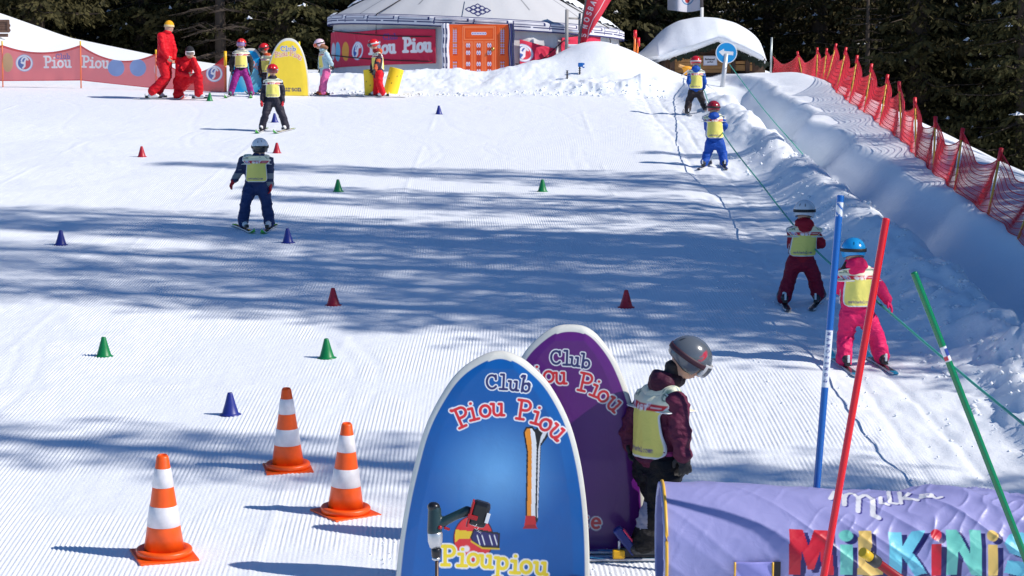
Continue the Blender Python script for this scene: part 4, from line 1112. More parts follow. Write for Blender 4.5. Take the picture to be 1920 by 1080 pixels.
# ------------------------------------------------------------------ club boards: padded upright boards with a pale rim
NAVY = lin(45, 45, 105); WHITE = (.82, .82, .82)
def board(label, Lp, Rp, Dp, paint, rimw, th, nu=300, nv=340, lean=0.0, bow=.0):
    """Lp, Rp: outline as (y, x) lists in board units (photo px at depth Dp), top to bottom"""
    ys = np.array([p[0] for p in Lp]); yb = ys[-1]
    base = W((Lp[-1][1] + Rp[-1][1]) / 2, yb, Dp); base.z = gz(base.x, base.y)
    k = Dp / F
    loop = [(x, y) for y, x in Lp][::-1] + [(x, y) for y, x in Rp[1:]]
    dn = []
    for i in range(len(loop) - 1):
        P = [loop[max(i - 1, 0)], loop[i], loop[i + 1], loop[min(i + 2, len(loop) - 1)]]
        for j in range(24):
            f = j / 24
            dn.append(tuple(.5 * ((2 * P[1][c]) + (-P[0][c] + P[2][c]) * f + (2 * P[0][c] - 5 * P[1][c] + 4 * P[2][c] - P[3][c]) * f * f + (-P[0][c] + 3 * P[1][c] - 3 * P[2][c] + P[3][c]) * f ** 3) for c in (0, 1)))
    dn.append(loop[-1]); dn = np.array(dn); im = int(dn[:, 1].argmin()); y0 = float(dn[im, 1])
    LL = dn[:im + 1][::-1]; RR = dn[im:]
    LL[:, 1] = np.maximum.accumulate(LL[:, 1]); RR[:, 1] = np.maximum.accumulate(RR[:, 1])
    def xl(y): return np.interp(y, LL[:, 1], LL[:, 0])
    def xr(y): return np.interp(y, RR[:, 1], RR[:, 0])
    q_ = 30; cx = (Lp[-1][1] + Rp[-1][1]) / 2
    tv = np.concatenate([1 - np.cos(np.linspace(0, PI / 2, nv // 4)) ** 1, 1 + np.linspace(0, 1, nv)[1:] * 3]) / 4
    vy = y0 + (yb - y0) * np.linspace(0, 1, nv) ** 1.7
    def fn(U, V):
        x = xl(V) + (xr(V) - xl(V)) * U
        e = np.minimum(np.minimum(U, 1 - U) * 2 * (xr(V) - xl(V) + 1e-6) / 2, 1e9)
        e = np.minimum(e, (V - y0) * 1.2)
        puff = bow * np.clip(e / (rimw * 6), 0, 1) ** .6
        Yp = base.y - puff + lean * (yb - V) * k
        v = (540 - V) / F; D = Yp / (math.cos(TH) + v * math.sin(TH))
        return np.stack([(x - 960) / F * D, Yp, -D * math.sin(TH) + v * D * math.cos(TH) - .015], 1)
    outline = [tuple(map(float, q)) for q in dn[::3]] + [tuple(map(float, dn[-1]))]
    def pt(U, V):
        x = xl(V) + (xr(V) - xl(V)) * U
        p = Painter(x, V, (0, 0, 0)); paint(p)
        p.stroke(outline, rimw * 2, lin(214, 214, 206))
        sc = max(xr(yb) - xl(yb), 1) / 347
        n_ = fbm(x / sc / 45, V / sc / 60, 401, 4); p.c *= (.93 + .14 * n_)[:, None]
        return p.c
    o = sheet('club_board', fn, np.linspace(0, 1, nu), vy, pt, VINYL, None, thick=th, loc=base, off=-1)
    tag(o, label, 'board')
    return o, base, k

smooth_side = lambda pts: pts
def blue_paint(p):
    p.aa = 1.2
    p.c[:] = lin(2, 90, 165)
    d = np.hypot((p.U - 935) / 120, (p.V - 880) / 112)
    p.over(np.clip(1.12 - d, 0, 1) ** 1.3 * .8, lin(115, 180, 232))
    # pair of skis standing upright
    bk = lin(25, 20, 25)
    p.poly([(1001, 800), (1012, 792), (1024, 797), (1027, 812), (1014, 830), (1011, 900), (1008, 972), (998, 972), (1000, 850)], bk)
    p.poly([(1014, 812), (1020, 800), (1026, 803), (1020, 815), (1013, 826), (1008, 965), (1003, 965), (1006, 850)], lin(225, 225, 225))
    p.poly([(981, 804), (986, 794), (998, 793), (1006, 803), (1009, 830), (1006, 975), (985, 975), (987, 840)], bk)
    p.poly([(984, 804), (988, 797), (997, 797), (1003, 805), (1006, 830), (1003, 972), (988, 972), (990, 840)], lin(240, 240, 238))
    p.poly([(984, 804), (988, 797), (994, 797), (997, 830), (996, 972), (988, 972), (990, 840)], lin(245, 150, 35))
    p.poly([(982, 984), (986, 960), (1003, 960), (1006, 984)], lin(200, 30, 35)); p.poly([(1001, 976), (1009, 984), (980, 984), (984, 978)], lin(160, 20, 30))
    # ski helmet lying below
    p.ell(888, 1003, 38, 44, bk); p.ell(888, 1003, 36, 42, lin(222, 45, 50))
    p.poly([(853, 996), (855, 986), (890, 990), (890, 1002), (862, 1003), (854, 1010)], lin(235, 195, 40))
    p.poly([(882, 1000), (888, 984), (938, 992), (936, 1020), (900, 1020), (886, 1010)], bk)
    p.poly([(885, 1001), (890, 988), (935, 995), (933, 1017), (902, 1016), (888, 1008)], lin(40, 35, 100))
    for x in (895, 904, 918, 927): p.stroke([(x, 997), (x + 5, 1014)], 2, WHITE)
    p.stroke([(884, 1008), (905, 1021), (936, 1022)], 3, lin(225, 190, 40))
    p.ell(875, 1022, 6, 6, (.9, .8, .8), 3)
    w_ = lin(240, 240, 240)
    p.letters([('C', 912, 724, 3), ('l', 935, 723, -3), ('u', 952, 725, -5), ('b', 974, 727, -9)], 27, 4.6, NAVY, w_, 4)
    p.letters([('P', 861, 797, 24), ('i', 880, 783, 14), ('o', 899, 776, 5), ('u', 920, 773, 0)], 35, 5.6, lin(222, 40, 48), w_, 4.5)
    p.letters([('P', 967, 778, -8), ('i', 993, 785, -16), ('o', 1007, 794, -27), ('u', 1025, 804, -42)], 35, 5.6, lin(222, 40, 48), w_, 4.5)
    p.letters([('P', 828, 1052, 0), ('i', 856, 1053, -3), ('o', 875, 1052, -3), ('u', 898, 1056, -3), ('p', 928, 1060, -3), ('i', 955, 1066, -3), ('o', 974, 1066, -3), ('u', 1000, 1069, -4)], 35, 7, lin(245, 215, 40), w_, 4.5)
BL = smooth_side([(667, 935), (676, 905), (700, 868), (738, 838), (800, 806), (880, 783), (950, 768), (1020, 757), (1097, 749)])
BR = smooth_side([(667, 935), (673, 963), (692, 992), (728, 1026), (790, 1059), (860, 1079), (940, 1091), (1020, 1096), (1097, 1097)])
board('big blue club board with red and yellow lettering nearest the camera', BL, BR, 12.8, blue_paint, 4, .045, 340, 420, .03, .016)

def purple_paint(p):
    p.aa = 1.2
    p.c[:] = lin(98, 26, 118)
    w_ = lin(240, 240, 240)
    p.letters([('C', 1032, 678, 2), ('l', 1054, 678, -2), ('u', 1067, 680, -5), ('b', 1087, 683, -8)], 26, 4.4, NAVY, w_, 4)
    p.letters([('i', 1000, 712, 6), ('o', 1018, 711, 3), ('u', 1038, 714, 0), ('P', 1082, 725, -12), ('i', 1103, 733, -22), ('o', 1116, 741, -28), ('u', 1133, 753, -40)], 33, 5, lin(222, 40, 48), w_, 4.2)
    p.letters([('t', 1086, 982, 0), ('e', 1107, 984, 0)], 30, 5.5, lin(222, 40, 48), w_, 4.2)
PL = smooth_side([(617, 1070), (622, 1040), (645, 1008), (672, 985), (720, 962), (800, 942), (900, 927), (1028, 920)])
PR = smooth_side([(617, 1070), (622, 1098), (642, 1122), (680, 1148), (740, 1172), (800, 1187), (880, 1197), (960, 1202), (1028, 1202)])
board('purple club board with red lettering behind the big blue one', PL, PR, 13.6, purple_paint, 3.6, .045, 300, 380, .03, .016)
g1, D1 = G(545, 179)
def yellow_paint(p):
    p.aa = .8; p.c[:] = lin(250, 218, 60)
    p.text('Club', 527, 95, 8.5, 1.4, lin(95, 120, 190), 1.1, outline=WHITE, ow=1.2)
    p.letters([('P', 517, 107, 12), ('i', 523, 106, 6), ('o', 528, 105, 3), ('u', 533, 104, 0), ('P', 543, 103, -6), ('i', 550, 105, -14), ('o', 554, 106, -22), ('u', 558, 109, -30)], 9, 1.3, lin(235, 140, 90), WHITE, 1.2)
    p.text('Ourson', 525, 170, 8.5, 1.6, NAVY, 1.05)
board('yellow club board standing at the top of the piste', smooth_side([(75, 541), (79, 528), (92, 517), (115, 508), (145, 502), (179, 500)]), smooth_side([(75, 541), (79, 554), (92, 564), (115, 572), (145, 577), (179, 579)]), D1, yellow_paint, 1.6, .06, 110, 150, .12, .02)
g2, D2 = G(465, 178)
def sky_paint(p):
    p.aa = .8; p.c[:] = lin(20, 160, 220)
    p.ell(470, 145, 18, 24, lin(120, 205, 235), 12)
    p.letters([('b', 468, 112, -10), ('P', 470, 121, -20), ('i', 476, 124, -28), ('o', 480, 127, -34), ('u', 485, 131, -40)], 8, 1.3, lin(215, 50, 60), WHITE, 1.3)
    p.text('Marmotte', 436, 177, 6.5, 1.4, WHITE, .85)
board('light blue club board behind the child in purple trousers', smooth_side([(94, 470), (97, 458), (110, 446), (130, 437), (155, 431), (178, 429)]), smooth_side([(94, 470), (97, 481), (112, 490), (132, 496), (155, 499), (178, 500)]), D2 + .6, sky_paint, 1.6, .06, 100, 140, .12, .02)
# thin yellow marker pole sticking up behind the yellow board
g_, d_ = G(562, 176); q0 = W(561, 78, d_ + .7)
o = MB().tube([Vector((q0.x - .02, q0.y, gz(q0.x, q0.y) - .1)) - Vector(q0) * 0, q0], .022, 10).build('marker_pole', mat('yellow_plastic', lin(245, 215, 20), .4)); tag(o, 'yellow marker pole poking up behind the yellow club board', 'pole')

# ------------------------------------------------------------------ cones
def small_cone(px, py, colname, col, label):
    g, D = G(px, py)
    b = MB(); m_ = mat('cone_' + colname, col, .42)
    b.m(m_).lathe([(.088, 0), (.090, .006), (.072, .012), (.066, .02), (.045, .09), (.022, .175), (.019, .183), (.012, .185), (.012, .18), (.018, .17), (.040, .09), (.06, .02)], n=28)
    o = b.build('training_cone', m_, None, g - Vector((0, 0, .004)))
    o.rotation_euler = (R(3), R(random.uniform(-2, 2)), 0)
    tag(o, label, 'cone')
RC = lin(170, 18, 40); GC = lin(0, 118, 62); BC = lin(32, 44, 128)
for px, py, n_, c_, lab in [
    (266, 294, 'red', RC, 'small red training cone alone at the upper left of the piste'),
    (519, 287, 'red', RC, 'small red training cone beside the head of the white helmeted skier'),
    (823, 214, 'blue', BC, 'small blue training cone below the orange yurt door'),
    (515, 229, 'blue', BC, 'small blue training cone seen between the legs of the dark suited child'),
    (393, 189, 'green', GC, 'small green training cone beside the kneeling instructor'),
    (634, 359, 'green', GC, 'small green training cone at mid slope, left of two in line'),
    (1017, 359, 'green', GC, 'small green training cone at mid slope, right of two in line'),
    (114, 459, 'blue', BC, 'small blue training cone at the left edge of the shaded band'),
    (540, 455, 'blue', BC, 'small blue training cone near the ski tips of the white helmeted skier'),
    (625, 572, 'red', RC, 'small red training cone in the middle of the shaded band'),
    (1174, 576, 'red', RC, 'small red training cone in shade above the purple club board'),
    (195, 668, 'green', GC, 'small green training cone on sunny snow at the left'),
    (613, 671, 'green', GC, 'small green training cone on sunny snow above the orange cones'),
    (432, 777, 'blue', BC, 'small blue training cone nearest to the striped orange cones')]:
    small_cone(px, py, n_, c_, lab)
OR_ = mat('cone_orange', lin(245, 88, 14), .40, var=.18, scale=22, bump=.15); WB_ = mat('cone_reflective_white', (.72, .70, .72), .4, var=.2, scale=26)
def traffic_cone(px, py, H, label, rz):
    g, D = G(px, py)
    e = empty('traffic_cone', g - Vector((0, 0, .006)), rz); e.rotation_euler = (R(4), R(-1), rz); tag(e, label, 'traffic cone', 'striped traffic cones on the groomed snow')
    k = H / .66
    rad = lambda z: (.128 - (.128 - .036) * (z - .045) / (.66 - .045)) * k
    b = MB(); b.m(OR_)
    b.box((0, 0, .008 * k), (.375 * k, .375 * k, .016 * k), None, .006)
    b.build('base_plate', None, e)
    b = MB(); b.m(OR_).lathe([(.175 * k, .015 * k), (.178 * k, .045 * k), (.172 * k, .055 * k), (.140 * k, .058 * k), (.13 * k, .045 * k)], n=48); b.build('base_ring', None, e)
    b = MB(); b.m(OR_).lathe([(rad(.045), .045 * k), (rad(.2), .2 * k), (rad(.4), .4 * k), (rad(.645), .645 * k), (rad(.66) * .8, .66 * k), (rad(.66) * .7, .655 * k), (rad(.62) * .7, .55 * k)], n=48); b.build('cone_body', None, e)
    for z0, z1 in ((.205, .335), (.455, .575)):
        b = MB(); b.m(WB_).lathe([(rad(z0) + .001, z0 * k), (rad(z0) + .003, z0 * k + .002), (rad(z1) + .003, z1 * k - .002), (rad(z1) + .001, z1 * k)], n=48); b.build('white_band', None, e)
traffic_cone(308, 1041, .655, 'orange cone with two white bands nearest the left corner', .35)
traffic_cone(540, 878, .605, 'orange cone with two white bands in the edge of the shade', .2)
traffic_cone(648, 961, .625, 'orange cone with two white bands closest to the blue board', .6)

# ------------------------------------------------------------------ slalom poles
def gate_pole(label, top, low, D, r, paintf, ext=1.0, group=None):
    a = W(top[0], top[1], D); b = W(low[0], low[1], D)
    d = (b - a).normalized(); t = 0
    p = b.copy()
    while p.z > gz(p.x, p.y) - .12 and t < 400: p += d * .01; t += 1
    L = (p - a).length; s0 = (b - a).length
    X = d.cross(Vector((0, 1, 0))).normalized(); Y = d.cross(X)
    def fn(U, V):
        rr = np.where((V < .004), r * .75, r)
        return np.array(a)[None] + np.array(d)[None] * V[:, None] + (np.cos(U)[:, None] * np.array(X) + np.sin(U)[:, None] * np.array(Y)) * rr[:, None]
    o = sheet('slalom_pole', fn, np.linspace(0, 2 * PI, 25), np.concatenate([[0, .005], np.linspace(.01, L, int(L / .006))]), lambda U, V: paintf(U, V, s0), GLOSS, None, thick=.004, loc=p)
    tag(o, label, 'pole', group)
    return o
def bluep(U, V, s0):
    p = Painter(U * .02, V, lin(22, 96, 178)); p.aa = .003; f = V / s0
    p.c[(f > .458) & (f < .652)] = lin(225, 228, 235)
    p.c[(f > .025) & (f < .072) & (np.sin(U * 2 + f * 200) > -.6)] = lin(225, 228, 230)
    for k_, z in enumerate(np.linspace(.475, .635, 9)):
        p.text('NANOSDMOD'[k_], .045 + .02 * 0, s0 * z, .02, .005, lin(45, 60, 140), 1, rot=90)
        p.text('NANOSDMOD'[k_], .095, s0 * z, .02, .005, lin(45, 60, 140), 1, rot=90)
    return p.c
gate_pole('blue slalom pole with a white lettered sleeve behind the padded tunnel', (1576, 366), (1531, 918), 12.75, .0215, bluep)
gate_pole('plain red slalom pole standing in front of the padded tunnel', (1662, 409), (1545, 1078), 11.35, .020, lambda U, V, s0: np.tile(np.array(lin(222, 22, 34)), (len(U), 1)))
def greenp(U, V, s0):
    p = Painter(U * .02, V, lin(0, 122, 72)); f = V / s0
    p.c[(f > .262) & (f < .315)] = lin(225, 225, 232); p.aa = .004
    m = (f > .27) & (f < .295); p.c[m] = np.where((np.sin(U * 2)[m] > 0)[:, None], np.array(lin(50, 70, 150))[None], np.array(lin(230, 230, 235))[None])
    m = (f > .295) & (f < .31); p.c[m] = np.where((np.sin(U * 2)[m] < .2)[:, None], np.array(lin(200, 40, 60))[None], np.array(lin(230, 230, 235))[None])
    return p.c
gate_pole('green slalom pole with a round sticker leaning at the right', (1713, 510), (1921, 1042), 11.5, .0185, greenp)
# short red tool handle with yellow end
gq, dq = G(1905, 1240); a = W(1617, 1035, 10.7)
b = MB(); dv = (gq - a); dv.normalize()
b.m(mat('handle_red', lin(150, 20, 28), .35)).tube([a + dv * .12, gq + dv * .15], .023, 16)
b.m(mat('handle_black', (.02, .02, .02), .5)).tube([a + dv * .062, a + dv * .07, a + dv * .13, a + dv * .135], [.022, .031, .031, .022], 16)
b.m(mat('handle_yellow', lin(215, 175, 30), .45)).tube([a, a + dv * .065], .025, 16)
b.m(mat('handle_black', (.02, .02, .02), .5)).sphere(a + dv * .085 + Vector((0, -.005, .03)), .012)
o = b.build('tool_pole'); tag(o, 'red pole with black collar and yellow end leaning before the lettering', 'tool')

# ------------------------------------------------------------------ padded crawl tunnel
TX0 = (1236 - 960) / F * 12.2; TY = 12.05; TR = .378
tz = gz(1.9, TY)
SEC = {'M': ([[(0, 0), (.03, 1), (.33, 1), (.44, .62), (.58, 1), (.92, 1), (1, 0), (.72, 0), (.70, .52), (.56, .12), (.42, .12), (.28, .55), (.27, 0)]], 1),
       'i': ([[(.1, .68), (.9, .68), (.9, 0), (.1, 0)]], 1), 'L': ([[(.05, 1), (.55, 1), (.5, .3), (1, .28), (1, 0), (0, 0)]], 1),
       'K': ([[(0, 1), (.36, 1), (.36, .66), (.62, 1), (1, 1), (.62, .5), (1, .06), (.70, -.02), (.34, .40), (.34, 0), (0, 0)]], 1),
       'N': ([[(0, 1), (.30, 1), (.66, .48), (.66, 1), (1, 1), (1, 0), (.72, 0), (.32, .55), (.30, 0), (0, 0)]], 1),
       'S': ([[(1, .88), (.6, 1.02), (.2, .95), (0, .72), (.15, .5), (.6, .38), (.6, .28), (.1, .32), (.0, .06), (.5, -.03), (.9, .05), (1, .3), (.85, .52), (.4, .66), (.45, .74), (.95, .66)]], 1)}
def tun_fn(U, V):
    ph = V / TR                            # 0 faces the camera, 90 deg is the top
    n1 = fbm(U * 2.2 + V * 2.0, V * 3.4 - U * 1.2, 101, 4) - .5
    cr = 1 - np.abs(noise2(U * 5.0 + V * 6, V * 2.2 + U * 1.5, 105) * 2 - 1)
    cr2 = 1 - np.abs(noise2(U * 13.0 - V * 9, V * 6 + U * 3, 107) * 2 - 1)
    wr_ = ss(1.5, 2.3, U) * .75 + .35
    r = TR + .012 * n1 + wr_ * (.020 * cr ** 3 + .008 * cr2 ** 3) - .004
    sag = .055 * ss(1.1, 2.0, U) * (.5 + .5 * np.sin(np.clip((U - 1.0) * 1.1, 0, 3.1))) + .02 * np.sin(U * 7) * ss(1.9, 2.3, U)
    z = tz + TR + .01 + r * np.sin(ph) - sag * np.clip(np.sin(ph), 0, 1)
    y = TY - r * np.cos(ph)
    z = np.maximum(z, tz - .02)
    return np.stack([U, y, z], 1)
def tun_paint(U, V):
    p = Painter(U, V, lin(150, 150, 200)); p.aa = .003
    p.V = V
    nv_ = lin(32, 30, 95)
    c = {'r': lin(200, 28, 48), 'g': lin(112, 200, 185), 'y': lin(226, 190, 105), 'b': lin(112, 200, 220)}
    base = R(-11) * TR; H = .272
    items = [('M', 1.585, .27, 'r'), ('i', 1.885, .095, 'g'), ('L', 2.0, .155, 'y'), ('K', 2.19, .22, 'b'), ('i', 2.435, .075, 'r'), ('N', 2.535, .205, 'g'), ('i', 2.775, .075, 'y'), ('S', 2.88, .19, 'b')]
    items = [(a_, 1.535 + (b_ - 1.585) * .925, c_ * .94, d_) for a_, b_, c_, d_ in items]
    for dx, dy, pas in ((.026, -.018, 0), (0, 0, 1)):
        for ch, x, wd, cc in items:
            for pl in SEC[ch][0]:
                p.poly([(x + dx + a_ * wd, base + dy + b_ * H) for a_, b_ in pl], c[cc] if pas else nv_)
            if ch == 'i':
                p.ell(x + dx + wd * .5, base + dy + H * .88, wd * .44, H * .13, c[cc] if pas else nv_)
    # script word over the crown of the tunnel
    for off, col in (((.008, -.008), lin(60, 55, 130)), ((0, 0), lin(222, 222, 226))):
        s0 = R(48) * TR; q = lambda pts: [(1.80 + off[0] + x * .5, s0 + off[1] + y * .25) for x, y in pts]
        p.stroke(q([(.0, .55), (.08, .95), (.16, .6), (.14, .3)]), .028, col); p.stroke(q([(.16, .6), (.26, .95), (.32, .6), (.28, .1)]), .028, col)
        p.stroke(q([(.32, .6), (.42, .9), (.48, .6), (.44, .0), (.5, -.1)]), .030, col)
        p.stroke(q([(.58, .75), (.56, .45), (.64, .4)]), .024, col); p.stroke(q([(.70, 1.1), (.67, .5), (.74, .45)]), .024, col)
        p.stroke(q([(.82, 1.1), (.79, .45)]), .024, col); p.stroke(q([(.95, .85), (.82, .65), (.98, .48)]), .022, col)
        p.stroke(q([(1.14, .75), (1.05, .8), (1.02, .55), (1.12, .5), (1.16, .75), (1.18, .5), (1.26, .6)]), .022, col)
    p.c[U < TX0 + .012] = lin(190, 190, 225)
    return p.c
us_ = np.concatenate([np.arange(TX0, 1.5, .012), np.arange(1.5, 3.4, .005), np.arange(3.4, 4.3, .02)])
vs2 = np.concatenate([np.arange(R(-75) * TR, R(-12) * TR, .012), np.arange(R(-12) * TR, R(80) * TR, .0045), np.arange(R(80) * TR, R(255) * TR, .015)])
tun = sheet('play_tunnel', tun_fn, us_, vs2, tun_paint, paint_mat('tunnel_vinyl', .40, coat=.06, bump=.3, scale=9), None, thick=.02, loc=(TX0, TY, tz))
tag(tun, 'lavender padded crawl tunnel with colourful lettering at the lower right', 'play tunnel')
gold = mat('gold_piping', lin(225, 175, 60), .4)
pts = [Vector(tun_fn(np.array([TX0 + .018]), np.array([v]))[0]) - Vector((TX0, TY, tz)) for v in np.linspace(R(-70) * TR, R(250) * TR, 60)]
MB().tube([p * 1.0 + Vector((0, 0, .0)) + Vector((0, -math.cos(v / TR), math.sin(v / TR))) * .004 for p, v in zip(pts, np.linspace(R(-70) * TR, R(250) * TR, 60))], .009, 8).build('piping', gold, tun)
# side window flap
fx0, fx1 = 1.235, 1.49
def flap(U, V):
    r = TR + .028 + .006 * np.sin(U * 30 + V * 40); ph = V / TR
    return np.stack([U, TY - r * np.cos(ph), tz + TR + .01 + r * np.sin(ph)], 1) - np.array([[TX0, TY, tz]])
f0, f1 = R(-35) * TR, R(1) * TR
fo = sheet('window_flap', flap, np.linspace(fx0, fx1 - .045, 24), np.linspace(f0, f1, 20), lin(142, 142, 208), paint_mat('tunnel_vinyl'), tun, thick=.012, off=0)
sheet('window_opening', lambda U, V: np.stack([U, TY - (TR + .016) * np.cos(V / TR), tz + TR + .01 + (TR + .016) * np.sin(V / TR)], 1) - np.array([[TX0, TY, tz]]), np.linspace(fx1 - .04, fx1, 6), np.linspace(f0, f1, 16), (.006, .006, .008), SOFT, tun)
for x_ in (fx0, fx1 - .045):
    MB().tube([Vector((x_ - TX0, -(TR + .032) * math.cos(v / TR), TR + .01 + (TR + .032) * math.sin(v / TR))) for v in np.linspace(f0, f1, 14)], .006, 6).build('piping', gold, fo)

# ------------------------------------------------------------------ cordless drill on its long ice bit
DD = 10.45
def dp(x, y, d=0): return W(x, y, DD + d)
tip = dp(819, 1075); gx = Vector((tip.x, tip.y, gz(tip.x, tip.y)))
dr = empty('cordless_drill', gx); tag(dr, 'dark green cordless drill standing on its bit in front of the blue board', 'drill')
L_ = lambda v: v - gx
TEAL = mat('drill_teal', (.012, .035, .040), .35, bump=.1); DBLK = mat('drill_black', (.010, .010, .012), .3); ALU = mat('drill_alu', (.55, .55, .56), .35, .8)
pr = [cap(L_(dp(815, 957)), L_(dp(815, 996)), .033, .037, 0), cap(L_(dp(820, 984)), L_(dp(852, 968)), .026, .022, 0), cap(L_(dp(852, 968)), L_(dp(876, 958)), .022, .025, 0), ell(L_(dp(813, 950)), .032, .034, .024, 1)]
link(bpy.data.objects.new('housing', body_mesh('housing', pr, .005, [TEAL, DBLK], 0)), dr)
b = MB(); b.m(ALU).lathe([(.033, 0), (.037, -.01), (.036, -.05), (.026, -.082), (.02, -.084)], L_(dp(816, 996)), 24); b.build('gearbox', None, dr)
b = MB(); b.m(DBLK).lathe([(.022, 0), (.025, -.004), (.023, -.042), (.018, -.044)], L_(dp(818, 1028)), 24); b.m(ALU).lathe([(.020, -.044), (.021, -.056), (.010, -.062)], L_(dp(818, 1028)), 24); b.build('chuck', None, dr)
b = MB(); b.m(mat('bit_steel', (.12, .08, .06), .4, .6)); c0 = L_(dp(819, 1052)); z = c0.z; pts = []
b.tube([c0, Vector((0, 0, -.15))], [.009, .009], 8)
pts = [Vector((c0.x * (1 - t) + .016 * math.cos(t * 60), c0.y * (1 - t) + .016 * math.sin(t * 60), c0.z * (1 - t) - .15 * t)) for t in np.linspace(.08, 1, 160)]
b.tube(pts, .004, 5); b.build('ice_bit', None, dr)
rr = Matrix.Rotation(R(16), 3, 'Y')
b = MB(); b.m(DBLK).box(L_(dp(899, 963)), (.088, .075, .125), rr, .018); b.m(mat('drill_red', lin(165, 15, 25), .35)).box(L_(dp(882, 962, -.003)), (.012, .081, .130), rr, .004)
b.box(L_(dp(886, 970, -.041)), (.05, .006, .022), rr, .002); b.m(mat('paper_label', (.75, .75, .75), .6)).box(L_(dp(914, 972, -.040)), (.018, .005, .05), rr, .001)
b.build('battery', None, dr)
b = MB(); b.m(mat('drill_red', lin(165, 15, 25), .35)); b.sphere(L_(dp(825, 989, -.03)), .010, n=10); b.box(L_(dp(838, 991)), (.03, .02, .012), Matrix.Rotation(R(20), 3, 'Y'), .003); b.build('trigger', None, dr)
def chalk(p):
    p.stroke([(884, 983), (888, 986), (893, 984)], .9, WHITE)
m3 = MB(); m3.m(mat('marker_white', (.8, .8, .8), .6))
for s_, x_, y_ in (('4', 886, 984), ('v', 890, 991), ('3', 894, 997)):
    P3 = {'4': [(0, 0), (5, 3), (8, -1)], 'v': [(0, -1), (4, 3), (7, -2)], '3': [(0, 0), (4, -2), (4, 2), (8, 0), (7, 4)]}[s_]
    m3.tube([L_(dp(x_ + a_, y_ + c_, -.041)) for a_, c_ in P3], .0012, 4)
m3.build('marker_writing', None, dr)

# ------------------------------------------------------------------ tow ropes
def rope(name, label, ctrl, r, m_):
    pts = [W(*c) for c in ctrl]; out = []
    for i in range(len(pts) - 1):
        P = [pts[max(i - 1, 0)], pts[i], pts[i + 1], pts[min(i + 2, len(pts) - 1)]]
        for j in range(10):
            f = j / 10
            out.append(.5 * ((2 * P[1]) + (-P[0] + P[2]) * f + (2 * P[0] - 5 * P[1] + 4 * P[2] - P[3]) * f * f + (-P[0] + 3 * P[1] - 3 * P[2] + P[3]) * f ** 3))
    out.append(pts[-1])
    o = MB().tube(out, r, 8).build(name, m_); tag(o, label, 'rope'); return o
ROPE = mat('green_rope', lin(55, 165, 145), .6, bump=.5, scale=120)
dk = [G(1303, 213)[1], G(1340, 314)[1], G(1508, 574)[1], G(1616, 690)[1]]
rope('tow_rope', 'green tow rope running past the hands of the four children', [(1312, 120, 52.5), (1320, 168, dk[0] + .05), (1354, 247, dk[1] + .08), (1425, 342, (dk[1] + dk[2]) / 2 + 1.1), (1523, 462, dk[2] + .18), (1652, 572, dk[3] + .05), (1782, 683, 16.6), (1925, 800, 14.6), (2100, 935, 12.8), (2400, 1150, 10.8)], .0100, ROPE)
rope('tow_rope', 'green return rope hanging over the shaded trench on the right', [(1368, 121, 52.0), (1432, 205, 44.0), (1515, 300, 37.5), (1607, 405, 31.6), (1745, 515, 26.4), (1925, 660, 22.0), (2150, 840, 18.4), (2400, 1040, 15.6)], .0100, ROPE)
rope('guy_cable', 'thin grey guy cable running down from the mound to the piste', [(1291, 131, 53.5), (1262, 155, 52), (1230, 182, 50.2)], .012, mat('cable_grey', (.35, .35, .36), .5))

# ------------------------------------------------------------------ sign with arrow
sx_, sy_, sD = 1362, 99, 52.4
sg, sdp = G(1352, 163); sD = sdp
sgn = empty('direction_sign', sg); tag(sgn, 'round blue sign with white arrow pointing left on a leaning post', 'sign')
c = W(1362, 99, sD - .06) - sg
def disc(U, V):
    return np.stack([c.x + U * np.cos(V), c.y + 0 * U, c.z + U * np.sin(V)], 1)
def disc_p(U, V):
    x = U * np.cos(V); y = U * np.sin(V)
    p = Painter(x, y, lin(28, 150, 215)); p.aa = .006; r_ = .262
    p.c[U > r_ * .92] = (.75, .78, .8)
    ro = R(-5); q = lambda a_, b_: (a_ * math.cos(ro) - b_ * math.sin(ro), a_ * math.sin(ro) + b_ * math.cos(ro))
    p.poly([q(-.19, .01), q(-.065, .095), q(-.065, .04), q(.17, .04), q(.17, -.045), q(-.065, -.045), q(-.065, -.095)], (.82, .82, .82))
    return p.c
sheet('sign_disc', disc, np.linspace(.001, .262, 44), np.linspace(0, 2 * PI, 73), disc_p, paint_mat('sign_print', .4), sgn, thick=.012, off=0)
MB().tube([Vector((0, 0, -.3)), c + Vector((0, .03, -.02))], .058, 12).build('post', mat('sign_post', (.55, .56, .57), .4, .3), sgn)

# ------------------------------------------------------------------ red safety net with bamboo posts
posts = [((1495.6, 99), (1506, 150)), ((1532.5, 92), (1531, 158)), ((1550, 93.4), (1542, 162)), ((1567.4, 84.5), (1547, 164)), ((1586, 92), (1568, 173)), ((1607, 107), (1593, 192)), ((1634, 123), (1620, 210)),
         ((1664, 143.5), (1650, 234)), ((1686, 157), (1690, 262)), ((1715.5, 187), (1717.5, 292)), ((1754, 223), (1750, 322)), ((1805, 245), (1790, 356)), ((1876.7, 283), (1853, 402)), ((1950, 330), (1910, 446)), ((2045, 390), (1990, 510))]
net = empty('safety_net', G(1690, 262)[0]); tag(net, 'sagging red safety net strung on poles along the ridge', 'safety net')
n0 = net.location.copy()
REDC = mat('net_red', lin(210, 22, 48), .6); BAM = mat('pole_bamboo', lin(225, 175, 70), .5, var=.15, scale=20); CAPR = mat('pole_cap_red', lin(225, 30, 45), .4)
pw = []
g0, d0 = G(1447, 134)
first = (W(1449, 105, 59.5), W(1449, 137, 59.5))
pw.append(first)
last_d = None
